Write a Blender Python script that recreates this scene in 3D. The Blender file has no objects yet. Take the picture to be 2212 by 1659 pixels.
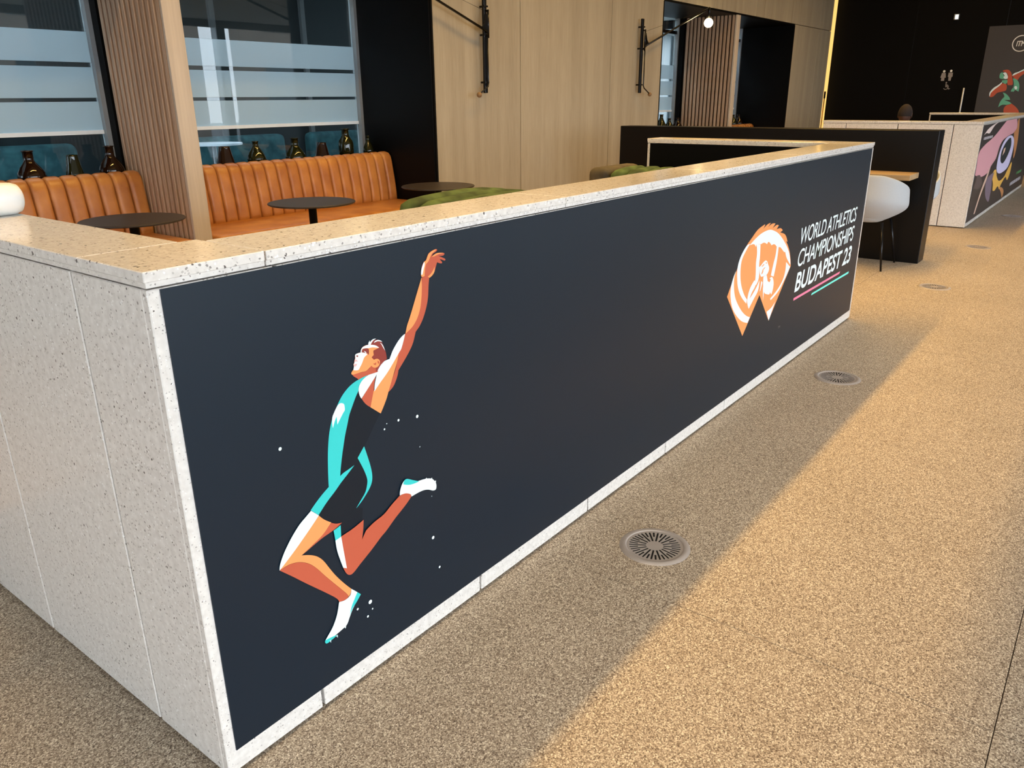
import bpy, bmesh, math, random
from mathutils import Matrix, Vector
random.seed(7)
PI = math.pi
SC = bpy.context.scene
COL = SC.collection

# ------------------------------------------------------------------ camera
cam_d = bpy.data.cameras.new('camera')
cam = bpy.data.objects.new('camera', cam_d)
COL.objects.link(cam)
RW = [[0.6088148, -0.7932674, -0.0084494], [-0.2770673, -0.2026387, -0.9392397], [0.7433561, 0.5741641, -0.3431579]]
CP = [-0.66064, -1.30474, 1.40585]
m = Matrix.Identity(4)
for i in range(3):
    m[i][0] = RW[0][i]
    m[i][1] = -RW[1][i]
    m[i][2] = -RW[2][i]
    m[i][3] = CP[i]
cam.matrix_world = m
cam_d.sensor_fit = 'HORIZONTAL'
cam_d.sensor_width = 36.0
cam_d.lens = 36.0 * 1686.751 / 2212.0
cam_d.clip_start = 0.05
cam_d.clip_end = 200
SC.camera = cam

# ------------------------------------------------------------------ sky, light, exposure
SKY = 9.3
w = bpy.data.worlds.new('overcast_sky')
SC.world = w
w.use_nodes = True
bg = w.node_tree.nodes['Background']
bg.inputs[0].default_value = (0.82, 0.91, 1.0, 1)
bg.inputs[1].default_value = SKY
WARM = (1.0, 0.60, 0.17)
STRIP_W = 88.0        # watts per 3 m luminaire
FILL_W = 135.0
SC.view_settings.view_transform = 'Standard'
SC.view_settings.look = 'None'
SC.view_settings.gamma = 1.0
SC.view_settings.use_curve_mapping = False
SC.view_settings.exposure = 0.0
SC.cycles.max_bounces = 8
SC.cycles.diffuse_bounces = 4
SC.cycles.glossy_bounces = 4
SC.cycles.transparent_max_bounces = 12
SC.cycles.sample_clamp_indirect = 8.0

# ------------------------------------------------------------------ helpers
def wl(o):
    v = Vector((0, 0, 0))
    while o is not None:
        v = v + o.location
        o = o.parent
    return v

def tag(o, label=None, cat=None, group=None, kind=None):
    if label: o['label'] = label
    if cat: o['category'] = cat
    if group: o['group'] = group
    if kind: o['kind'] = kind
    return o

def thing(name, loc, label, cat, group=None, kind=None):
    o = bpy.data.objects.new(name, None)
    o.empty_display_size = 0.1
    COL.objects.link(o)
    o.location = loc
    return tag(o, label, cat, group, kind)

def link(name, me, parent=None, loc=None):
    o = bpy.data.objects.new(name, me)
    COL.objects.link(o)
    if parent is not None:
        o.parent = parent
    if loc is not None:
        o.location = Vector(loc) - (wl(parent) if parent is not None else Vector((0, 0, 0)))
    return o

def mesh(name, verts, faces, mat=None, smooth=False):
    me = bpy.data.meshes.new(name)
    me.from_pydata([tuple(v) for v in verts], [], faces)
    me.validate()
    if mat: me.materials.append(mat)
    if smooth:
        me.polygons.foreach_set('use_smooth', [True] * len(me.polygons))
    me.update()
    return me

def wobj(name, verts, faces, mat, parent=None, smooth=False):
    """object from vertices given in world metres"""
    off = wl(parent) if parent is not None else Vector((0, 0, 0))
    return link(name, mesh(name, [Vector(v) - off for v in verts], faces, mat, smooth), parent)

def box_data(x0, x1, y0, y1, z0, z1):
    v = [(x0, y0, z0), (x1, y0, z0), (x1, y1, z0), (x0, y1, z0), (x0, y0, z1), (x1, y0, z1), (x1, y1, z1), (x0, y1, z1)]
    f = [(3, 2, 1, 0), (4, 5, 6, 7), (0, 1, 5, 4), (1, 2, 6, 5), (2, 3, 7, 6), (3, 0, 4, 7)]
    return v, f

def box_mesh(name, x0, x1, y0, y1, z0, z1, mat, bevel=0.0, seg=1, smooth=False):
    v, f = box_data(x0, x1, y0, y1, z0, z1)
    me = mesh(name, v, f, mat)
    if bevel > 0:
        bm = bmesh.new(); bm.from_mesh(me)
        bmesh.ops.bevel(bm, geom=list(bm.edges), offset=bevel, segments=seg, profile=0.5, affect='EDGES', clamp_overlap=True)
        bm.to_mesh(me); bm.free()
        if smooth:
            me.polygons.foreach_set('use_smooth', [True] * len(me.polygons))
        me.update()
    return me

def box(name, x0, x1, y0, y1, z0, z1, mat, parent=None, bevel=0.0, seg=1, smooth=False):
    o = wl(parent) if parent is not None else Vector((0, 0, 0))
    return link(name, box_mesh(name, x0 - o.x, x1 - o.x, y0 - o.y, y1 - o.y, z0 - o.z, z1 - o.z, mat, bevel, seg, smooth), parent)

def lathe_data(prof, seg=32, cx=0, cy=0):
    v, f = [], []
    n = len(prof)
    for i in range(seg):
        a = 2 * PI * i / seg
        for r, z in prof:
            v.append((cx + r * math.cos(a), cy + r * math.sin(a), z))
    for i in range(seg):
        j = (i + 1) % seg
        for k in range(n - 1):
            f.append((i * n + k, j * n + k, j * n + k + 1, i * n + k + 1))
    return v, f

def lathe(name, prof, loc, mat, parent=None, seg=32, smooth=True):
    v, f = lathe_data(prof, seg)
    v = [(a + loc[0], b + loc[1], c + loc[2]) for a, b, c in v]
    return wobj(name, v, f, mat, parent, smooth)

def tube_data(pts, r, seg=10):
    pts = [Vector(p) for p in pts]
    rs = r if isinstance(r, (list, tuple)) else [r] * len(pts)
    v, f = [], []
    t0 = (pts[1] - pts[0]).normalized()
    up = Vector((0, 0, 1)) if abs(t0.z) < 0.9 else Vector((1, 0, 0))
    for i, p in enumerate(pts):
        t = (pts[min(i + 1, len(pts) - 1)] - pts[max(i - 1, 0)]).normalized()
        a = t.cross(up).normalized(); b = t.cross(a).normalized()
        for k in range(seg):
            q = 2 * PI * k / seg
            v.append(p + (a * math.cos(q) + b * math.sin(q)) * rs[i])
    for i in range(len(pts) - 1):
        for k in range(seg):
            l = (k + 1) % seg
            f.append((i * seg + k, i * seg + l, (i + 1) * seg + l, (i + 1) * seg + k))
    f.append(tuple(range(seg - 1, -1, -1)))
    f.append(tuple((len(pts) - 1) * seg + k for k in range(seg)))
    return v, f

def tube(name, pts, r, mat, parent=None, seg=10, smooth=True):
    v, f = tube_data(pts, r, seg)
    return wobj(name, v, f, mat, parent, smooth)

def sphere(name, c, r, mat, parent=None, seg=20, rings=12, sz=1.0):
    prof = [(max(1e-4, r * math.sin(PI * i / rings)), -r * sz * math.cos(PI * i / rings)) for i in range(rings + 1)]
    return lathe(name, prof, c, mat, parent, seg)

def smooth_outline(pts, sub=5):
    """closed Catmull-Rom through the points; points flagged 1 stay sharp"""
    n = len(pts); out = []
    for i in range(n):
        p0, p1, p2, p3 = pts[i - 1], pts[i], pts[(i + 1) % n], pts[(i + 2) % n]
        out.append((p1[0], p1[1]))
        if p1[2] and p2[2]:
            continue
        t1 = (0, 0) if p1[2] else ((p2[0] - p0[0]) / 2, (p2[1] - p0[1]) / 2)
        t2 = (0, 0) if p2[2] else ((p3[0] - p1[0]) / 2, (p3[1] - p1[1]) / 2)
        if p1[2]: t1 = tuple((p2[k] - p1[k]) * 1.5 - t2[k] * 0.5 for k in (0, 1))
        if p2[2]: t2 = tuple((p2[k] - p1[k]) * 1.5 - t1[k] * 0.5 for k in (0, 1))
        for s in range(1, sub):
            t = s / sub
            h = (2*t**3 - 3*t*t + 1, t**3 - 2*t*t + t, -2*t**3 + 3*t*t, t**3 - t*t)
            out.append(tuple(h[0]*p1[k] + h[1]*t1[k] + h[2]*p2[k] + h[3]*t2[k] for k in (0, 1)))
    return out

def plate(name, outline, plane, d0, d1, mat, parent=None):
    """flat piece: outline in (h, v) on plane 'Y' (h = x) or 'X' (h = y), from depth d0 (front) to d1 (back)"""
    n = len(outline)
    P = (lambda h, v, d: (h, d, v)) if plane == 'Y' else (lambda h, v, d: (d, h, v))
    vs = [P(h, v, d0) for h, v in outline] + [P(h, v, d1) for h, v in outline]
    bm = bmesh.new()
    off = wl(parent) if parent is not None else Vector((0, 0, 0))
    bv = [bm.verts.new(Vector(q) - off) for q in vs]
    ef = [bm.edges.new((bv[i], bv[(i + 1) % n])) for i in range(n)]
    r = bmesh.ops.triangle_fill(bm, edges=ef, use_beauty=True, use_dissolve=False)
    for i in range(n):
        j = (i + 1) % n
        try: bm.faces.new((bv[i], bv[j], bv[n + j], bv[n + i]))
        except ValueError: pass
    bmesh.ops.recalc_face_normals(bm, faces=bm.faces)
    me = bpy.data.meshes.new(name); bm.to_mesh(me); bm.free()
    me.materials.append(mat)
    return link(name, me, parent)

def circle(cx, cy, r, n=28):
    return [(cx + r * math.cos(2 * PI * i / n), cy + r * math.sin(2 * PI * i / n)) for i in range(n)]

def text_mesh(body, shear=0.0, offset=0.0, spacing=1.0):
    cu = bpy.data.curves.new('lettering', 'FONT')
    cu.body = body; cu.size = 1.0; cu.shear = shear; cu.offset = offset; cu.space_character = spacing
    cu.fill_mode = 'BOTH'; cu.extrude = 0.0
    ob = bpy.data.objects.new('lettering', cu)
    COL.objects.link(ob)
    dg = bpy.context.evaluated_depsgraph_get()
    me = bpy.data.meshes.new_from_object(ob.evaluated_get(dg))
    bpy.data.objects.remove(ob); bpy.data.curves.remove(cu)
    return me

def lettering(body, plane, h0, h1, v0, v1, d, mat, parent, shear=0.0, offset=0.0, spacing=1.0, th=0.0006):
    """text fitted into the box h0..h1 (left to right as read), v0..v1, face at depth d on plane 'Y' (faces -Y) or 'X' (faces -X)"""
    me = text_mesh(body, shear, offset, spacing)
    xs = [v.co.x for v in me.vertices]; ys = [v.co.y for v in me.vertices]
    sx = (h1 - h0) / (max(xs) - min(xs)); sy = (v1 - v0) / (max(ys) - min(ys))
    mx, my = min(xs), min(ys)
    off = wl(parent)
    for v in me.vertices:
        h = h0 + (v.co.x - mx) * sx; q = v0 + (v.co.y - my) * sy
        v.co = (Vector((h, d, q)) if plane == 'Y' else Vector((d, h, q))) - off
    me.materials.clear(); me.materials.append(mat)
    return link('lettering', me, parent)

def copy_tree(o, parent=None):
    c = o.copy(); COL.objects.link(c)
    if parent is not None: c.parent = parent
    for ch in [x for x in bpy.data.objects if x.parent == o]:
        copy_tree(ch, c)
    return c

def channel_mesh(name, path, width, bulge, mat, axis, nu=10, ex=2.6):
    """one stitched upholstery channel: path (a, b) swept over 'width'; axis 'X' = width along X (path a = Y), 'Y' = width along Y (path a = X)"""
    v, f = [], []
    n = len(path)
    for i, (a, b) in enumerate(path):
        p0, p1 = path[max(0, i - 1)], path[min(n - 1, i + 1)]
        tx, ty = p1[0] - p0[0], p1[1] - p0[1]
        L = math.hypot(tx, ty) or 1
        nx, ny = -ty / L, tx / L
        for k in range(nu + 1):
            u = -1 + 2 * k / nu
            h = bulge * (math.sqrt(max(0.0, 1 - abs(u) ** ex)) - 1) 
            aa, bb = a + nx * h, b + ny * h
            c = u * width / 2
            v.append((c, aa, bb) if axis == 'X' else (aa, c, bb))
    for i in range(n - 1):
        for k in range(nu):
            q = i * (nu + 1) + k
            f.append((q, q + 1, q + nu + 2, q + nu + 1))
    # closed ends and back
    me = mesh(name, v, f, mat, True)
    bm = bmesh.new(); bm.from_mesh(me)
    be = [e for e in bm.edges if len(e.link_faces) == 1]
    bmesh.ops.holes_fill(bm, edges=be, sides=0)
    bmesh.ops.recalc_face_normals(bm, faces=bm.faces)
    bm.to_mesh(me); bm.free()
    me.update()
    return me

# ------------------------------------------------------------------ materials
def srgb(r, g, b):
    def c(x):
        x /= 255.0
        return x / 12.92 if x <= 0.04045 else ((x + 0.055) / 1.055) ** 2.4
    return (c(r), c(g), c(b), 1)

def new_mat(name):
    m = bpy.data.materials.new(name); m.use_nodes = True
    nt = m.node_tree
    return m, nt, nt.nodes['Principled BSDF']

def plain(name, col, rough=0.5, metal=0.0, spec=0.5, var=0.06, scale=30):
    """solid colour with a faint procedural variation"""
    m, nt, b = new_mat(name)
    N, Lk = nt.nodes, nt.links
    tc = N.new('ShaderNodeTexCoord'); no = N.new('ShaderNodeTexNoise')
    no.inputs['Scale'].default_value = scale; no.inputs['Detail'].default_value = 3
    Lk.new(tc.outputs['Object'], no.inputs['Vector'])
    mx = N.new('ShaderNodeMix'); mx.data_type = 'RGBA'
    mx.inputs[6].default_value = tuple(c * (1 - var) for c in col[:3]) + (1,)
    mx.inputs[7].default_value = tuple(min(1, c * (1 + var)) for c in col[:3]) + (1,)
    Lk.new(no.outputs['Fac'], mx.inputs[0]); Lk.new(mx.outputs[2], b.inputs['Base Color'])
    b.inputs['Roughness'].default_value = rough; b.inputs['Metallic'].default_value = metal
    b.inputs['Specular IOR Level'].default_value = spec
    return m

def ramp(N, stops, interp='LINEAR'):
    r = N.new('ShaderNodeValToRGB'); r.color_ramp.interpolation = interp
    e = r.color_ramp.elements
    while len(e) < len(stops): e.new(0.5)
    for q, (p, c) in zip(e, stops): q.position = p; q.color = c
    return r

def stone_mat():
    m, nt, b = new_mat('terrazzo_stone'); N, Lk = nt.nodes, nt.links
    g = N.new('ShaderNodeNewGeometry')
    base = N.new('ShaderNodeTexNoise'); base.inputs['Scale'].default_value = 60; base.inputs['Detail'].default_value = 4
    Lk.new(g.outputs['Position'], base.inputs['Vector'])
    rb = ramp(N, [(0.3, srgb(210, 204, 197)), (0.7, srgb(228, 223, 216))]); Lk.new(base.outputs['Fac'], rb.inputs[0])
    last = rb.outputs[0]
    for sc, thr, dist, col, warp in ((150, 0.16, 0.36, srgb(150, 144, 138), 14), (95, 0.07, 0.30, srgb(104, 98, 94), 10), (170, 0.22, 0.42, srgb(186, 180, 173), 16), (190, 0.10, 0.45, srgb(238, 236, 232), 18)):
        nz = N.new('ShaderNodeTexNoise'); nz.inputs['Scale'].default_value = sc * 1.3; nz.inputs['Detail'].default_value = 1
        Lk.new(g.outputs['Position'], nz.inputs['Vector'])
        ad = N.new('ShaderNodeMixRGB'); ad.blend_type = 'ADD'; ad.inputs[0].default_value = 0.012 * 60 / sc
        Lk.new(g.outputs['Position'], ad.inputs[1]); Lk.new(nz.outputs['Color'], ad.inputs[2])
        vo = N.new('ShaderNodeTexVoronoi'); vo.inputs['Scale'].default_value = sc
        Lk.new(ad.outputs[0], vo.inputs['Vector'])
        sp = N.new('ShaderNodeSeparateColor'); Lk.new(vo.outputs['Color'], sp.inputs[0])
        lt = N.new('ShaderNodeMath'); lt.operation = 'LESS_THAN'; lt.inputs[1].default_value = thr; Lk.new(sp.outputs[0], lt.inputs[0])
        # chips of unequal size: compare the distance with a per-cell radius
        ml = N.new('ShaderNodeMath'); ml.operation = 'MULTIPLY'; ml.inputs[1].default_value = dist * 1.3; Lk.new(sp.outputs[1], ml.inputs[0])
        d2 = N.new('ShaderNodeMath'); d2.operation = 'LESS_THAN'; Lk.new(vo.outputs['Distance'], d2.inputs[0]); Lk.new(ml.outputs[0], d2.inputs[1])
        an = N.new('ShaderNodeMath'); an.operation = 'MULTIPLY'; Lk.new(lt.outputs[0], an.inputs[0]); Lk.new(d2.outputs[0], an.inputs[1])
        mx = N.new('ShaderNodeMix'); mx.data_type = 'RGBA'
        Lk.new(an.outputs[0], mx.inputs[0]); Lk.new(last, mx.inputs[6]); mx.inputs[7].default_value = col
        last = mx.outputs[2]
    Lk.new(last, b.inputs['Base Color'])
    b.inputs['Roughness'].default_value = 0.16
    b.inputs['Specular IOR Level'].default_value = 0.5
    return m

def floor_mat():
    m, nt, b = new_mat('speckled_floor'); N, Lk = nt.nodes, nt.links
    g = N.new('ShaderNodeNewGeometry')
    vo = N.new('ShaderNodeTexVoronoi'); vo.inputs['Scale'].default_value = 340
    Lk.new(g.outputs['Position'], vo.inputs['Vector'])
    sp = N.new('ShaderNodeSeparateColor'); Lk.new(vo.outputs['Color'], sp.inputs[0])
    r = ramp(N, [(0.0, srgb(96, 80, 66)), (0.2, srgb(142, 125, 107)), (0.5, srgb(173, 155, 133)), (0.8, srgb(201, 185, 162)), (1.0, srgb(240, 228, 206))])
    Lk.new(sp.outputs[0], r.inputs[0])
    lo = N.new('ShaderNodeTexNoise'); lo.inputs['Scale'].default_value = 1.6; lo.inputs['Detail'].default_value = 5
    Lk.new(g.outputs['Position'], lo.inputs['Vector'])
    rl = ramp(N, [(0.3, (0.90, 0.90, 0.90, 1)), (0.7, (1.0, 1.0, 1.0, 1))]); Lk.new(lo.outputs['Fac'], rl.inputs[0])
    mu = N.new('ShaderNodeMixRGB'); mu.blend_type = 'MULTIPLY'; mu.inputs[0].default_value = 1
    Lk.new(r.outputs[0], mu.inputs[1]); Lk.new(rl.outputs[0], mu.inputs[2])
    Lk.new(mu.outputs[0], b.inputs['Base Color'])
    b.inputs['Roughness'].default_value = 0.6
    b.inputs['Specular IOR Level'].default_value = 0.3
    bp = N.new('ShaderNodeBump'); bp.inputs['Strength'].default_value = 0.25; bp.inputs['Distance'].default_value = 0.001
    Lk.new(sp.outputs[1], bp.inputs['Height']); Lk.new(bp.outputs[0], b.inputs['Normal'])
    return m

def wood_mat(name, c0, c1, axis='Z', rough=0.5, fine=90, stretch=0.035):
    m, nt, b = new_mat(name); N, Lk = nt.nodes, nt.links
    g = N.new('ShaderNodeNewGeometry'); mp = N.new('ShaderNodeMapping')
    s = [1, 1, 1]; s['XYZ'.index(axis)] = stretch
    mp.inputs['Scale'].default_value = s
    Lk.new(g.outputs['Position'], mp.inputs['Vector'])
    n1 = N.new('ShaderNodeTexNoise'); n1.inputs['Scale'].default_value = fine; n1.inputs['Detail'].default_value = 6; n1.inputs['Roughness'].default_value = 0.65
    n2 = N.new('ShaderNodeTexNoise'); n2.inputs['Scale'].default_value = 7; n2.inputs['Detail'].default_value = 3
    Lk.new(mp.outputs[0], n1.inputs['Vector']); Lk.new(mp.outputs[0], n2.inputs['Vector'])
    ad = N.new('ShaderNodeMath'); ad.operation = 'ADD'; Lk.new(n1.outputs['Fac'], ad.inputs[0]); Lk.new(n2.outputs['Fac'], ad.inputs[1])
    hf = N.new('ShaderNodeMath'); hf.operation = 'MULTIPLY'; hf.inputs[1].default_value = 0.5; Lk.new(ad.outputs[0], hf.inputs[0])
    r = ramp(N, [(0.34, c0), (0.66, c1)]); Lk.new(hf.outputs[0], r.inputs[0])
    Lk.new(r.outputs[0], b.inputs['Base Color'])
    b.inputs['Roughness'].default_value = rough; b.inputs['Specular IOR Level'].default_value = 0.35
    return m

def leather_mat():
    m, nt, b = new_mat('tan_leather'); N, Lk = nt.nodes, nt.links
    g = N.new('ShaderNodeNewGeometry')
    n1 = N.new('ShaderNodeTexNoise'); n1.inputs['Scale'].default_value = 6; n1.inputs['Detail'].default_value = 5
    Lk.new(g.outputs['Position'], n1.inputs['Vector'])
    r = ramp(N, [(0.3, srgb(158, 98, 46)), (0.7, srgb(192, 132, 68))]); Lk.new(n1.outputs['Fac'], r.inputs[0])
    Lk.new(r.outputs[0], b.inputs['Base Color'])
    n2 = N.new('ShaderNodeTexVoronoi'); n2.inputs['Scale'].default_value = 260; Lk.new(g.outputs['Position'], n2.inputs['Vector'])
    bp = N.new('ShaderNodeBump'); bp.inputs['Strength'].default_value = 0.12; bp.inputs['Distance'].default_value = 0.001
    Lk.new(n2.outputs['Distance'], bp.inputs['Height']); Lk.new(bp.outputs[0], b.inputs['Normal'])
    b.inputs['Roughness'].default_value = 0.36
    return m

def velvet_mat(name, c0, c1):
    m, nt, b = new_mat(name); N, Lk = nt.nodes, nt.links
    g = N.new('ShaderNodeNewGeometry')
    n1 = N.new('ShaderNodeTexNoise'); n1.inputs['Scale'].default_value = 9; n1.inputs['Detail'].default_value = 2
    Lk.new(g.outputs['Position'], n1.inputs['Vector'])
    r = ramp(N, [(0.35, c0), (0.68, c1)]); Lk.new(n1.outputs['Fac'], r.inputs[0])
    Lk.new(r.outputs[0], b.inputs['Base Color'])
    b.inputs['Roughness'].default_value = 0.85
    b.inputs['Sheen Weight'].default_value = 0.25; b.inputs['Sheen Roughness'].default_value = 0.4
    b.inputs['Sheen Tint'].default_value = c1
    return m

def pane_mat(name, tint, film=False):
    m = bpy.data.materials.new(name); m.use_nodes = True
    nt = m.node_tree; N, Lk = nt.nodes, nt.links
    N.remove(N['Principled BSDF']); out = N['Material Output']
    tr = N.new('ShaderNodeBsdfTransparent'); tr.inputs[0].default_value = tint
    gl = N.new('ShaderNodeBsdfGlossy'); gl.inputs['Roughness'].default_value = 0.0
    lw = N.new('ShaderNodeLayerWeight'); lw.inputs[0].default_value = 0.5
    pw = N.new('ShaderNodeMath'); pw.operation = 'POWER'; pw.inputs[1].default_value = 4.0; Lk.new(lw.outputs['Facing'], pw.inputs[0])
    fr = N.new('ShaderNodeMath'); fr.operation = 'MULTIPLY_ADD'; fr.inputs[1].default_value = 0.9; fr.inputs[2].default_value = 0.045
    Lk.new(pw.outputs[0], fr.inputs[0])
    body = tr.outputs[0]
    if film:
        di = N.new('ShaderNodeBsdfDiffuse'); di.inputs[0].default_value = (0.50, 0.62, 0.67, 1)
        tl = N.new('ShaderNodeBsdfTranslucent'); tl.inputs[0].default_value = (0.62, 0.76, 0.83, 1)
        a = N.new('ShaderNodeMixShader'); a.inputs[0].default_value = 0.55
        Lk.new(di.outputs[0], a.inputs[1]); Lk.new(tl.outputs[0], a.inputs[2])
        c = N.new('ShaderNodeMixShader'); c.inputs[0].default_value = 0.72
        Lk.new(tr.outputs[0], c.inputs[1]); Lk.new(a.outputs[0], c.inputs[2])
        body = c.outputs[0]
    mx = N.new('ShaderNodeMixShader')
    Lk.new(fr.outputs[0], mx.inputs[0]); Lk.new(body, mx.inputs[1]); Lk.new(gl.outputs[0], mx.inputs[2])
    Lk.new(mx.outputs[0], out.inputs[0])
    return m

def emit(name, col, s):
    m = bpy.data.materials.new(name); m.use_nodes = True
    nt = m.node_tree; nt.nodes.remove(nt.nodes['Principled BSDF'])
    e = nt.nodes.new('ShaderNodeEmission'); e.inputs[0].default_value = tuple(col[:3]) + (1,); e.inputs[1].default_value = s
    nt.links.new(e.outputs[0], nt.nodes['Material Output'].inputs[0])
    return m

def bottle_glass(name, col):
    m, nt, b = new_mat(name)
    b.inputs['Base Color'].default_value = col
    b.inputs['Roughness'].default_value = 0.04
    b.inputs['Transmission Weight'].default_value = 0.35
    b.inputs['IOR'].default_value = 1.5
    return m

M = {}
M['stone'] = stone_mat()
M['floor'] = floor_mat()
M['joint'] = plain('floor_joint', srgb(70, 58, 48), 0.8)
M['core'] = plain('dark_core', srgb(40, 38, 36), 0.8)
M['inner_black'] = plain('inner_black_board', srgb(6, 6, 6), 0.6, spec=0.1)
M['oak'] = wood_mat('oak_veneer', srgb(140, 130, 112), srgb(168, 158, 138))
M['slat'] = wood_mat('slat_wood', srgb(154, 126, 104), srgb(188, 160, 134), fine=60)
M['slat_edge'] = wood_mat('fin_front_wood', srgb(172, 160, 146), srgb(196, 184, 168), fine=60)
M['slat_back'] = plain('slat_backing', srgb(38, 27, 22), 0.8)
M['table_oak'] = wood_mat('table_oak', srgb(156, 128, 92), srgb(188, 160, 122), axis='Y', fine=60, stretch=0.06)
M['black'] = plain('satin_black', srgb(7, 7, 8), 0.4, spec=0.12)
M['matte_black'] = plain('matte_black', srgb(7, 6, 6), 0.6, spec=0.1)
M['metal_black'] = plain('black_metal', srgb(26, 26, 28), 0.25, metal=0.6)
M['partition'] = plain('partition_black', srgb(9, 8, 8), 0.35, spec=0.22)
M['gold_lit'] = plain('gold_lit', srgb(206, 160, 84), 0.35, metal=0.7)  # golden light falling on the slim post, put into its colour
M['table_black'] = plain('table_top_black', srgb(44, 36, 32), 0.42)
M['board'] = plain('navy_print', srgb(11, 27, 40), 0.4, spec=0.34, var=0.03)
M['leather'] = leather_mat()
M['green'] = velvet_mat('green_velvet', srgb(38, 56, 28), srgb(82, 106, 62))
M['taupe'] = velvet_mat('taupe_fabric', srgb(66, 60, 50), srgb(92, 84, 70))
M['teal_fabric'] = velvet_mat('teal_fabric', srgb(40, 84, 92), srgb(64, 116, 122))
M['shell'] = plain('pale_grey_felt', srgb(170, 174, 178), 0.8, scale=120)
M['alu'] = plain('grey_aluminium', srgb(150, 155, 158), 0.4, metal=0.4)
M['steel'] = plain('brushed_nickel', srgb(172, 162, 154), 0.42, metal=0.2)
M['slot_shade'] = plain('dark_slot_shade', srgb(12, 9, 8), 0.9)
M['white_paint'] = plain('white_paint', srgb(222, 232, 240), 0.5)
M['ceiling'] = plain('ceiling_paint', srgb(200, 198, 192), 0.9)
M['plaster'] = plain('grey_plaster', srgb(150, 146, 140), 0.9)
M['paper'] = plain('white_paper', srgb(240, 240, 236), 0.4)
M['glass'] = pane_mat('window_glass', (0.86, 0.93, 0.95, 1))
M['film'] = pane_mat('frosted_film', (0.86, 0.93, 0.95, 1), True)
M['concrete'] = plain('concrete', srgb(148, 150, 148), 0.9, scale=6, var=0.15)
M['dark_panel'] = plain('dark_glazing', srgb(74, 84, 88), 0.25)
M['brick'] = plain('street_brick', srgb(132, 120, 108), 0.9, scale=9, var=0.25)
M['pavement'] = plain('pavement', srgb(96, 98, 100), 0.9, scale=8, var=0.12)
M['strip'] = emit('light_diffuser', WARM, 4.0)
M['bulb'] = emit('warm_bulb', (1.0, 0.80, 0.42), 22.0)
M['led'] = emit('led_strip', (1.0, 0.60, 0.17), 1.25)
M['spot'] = emit('fill_lens', (1.0, 0.9, 0.75), 3.0)
M['signal'] = emit('sign_light', (1.0, 1.0, 0.95), 1.6)
M['amber'] = bottle_glass('amber_glass', (0.022, 0.008, 0.003, 1))
M['olive'] = bottle_glass('olive_glass', (0.018, 0.020, 0.005, 1))
M['knob_wood'] = wood_mat('knob_wood', srgb(112, 86, 58), srgb(142, 112, 78))
M['skin'] = plain('skin', srgb(96, 62, 46), 0.55)
M['hair'] = plain('cropped_hair', srgb(38, 28, 24), 0.9, var=0.3, scale=300)
M['cloth'] = plain('dark_clothing', srgb(24, 24, 28), 0.85)
M['poster'] = plain('charcoal_poster', srgb(62, 58, 56), 0.5)
INK = {}
for k, c in dict(navy=(8, 19, 30), teal=(54, 196, 192), white=(226, 240, 240), rust=(188, 88, 62), orange=(240, 152, 90), hair=(140, 57, 48), blush=(222, 176, 170),
                 pink=(240, 128, 160), mint=(112, 232, 214), fpink=(214, 156, 164), fwhite=(226, 206, 200), fgold=(226, 176, 84), forange=(190, 130, 84), fgrey=(92, 78, 76), fmauve=(120, 104, 118),
                 fcream=(214, 180, 160), flav=(206, 200, 232), fdark=(46, 52, 54), fgreen=(92, 150, 96), ftext=(190, 184, 190), sage=(104, 178, 146), sign=(150, 142, 138), signw=(240, 238, 232)).items():
    INK[k] = plain('ink_' + k, srgb(*c), 0.45, spec=0.3, var=0.015)

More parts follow.
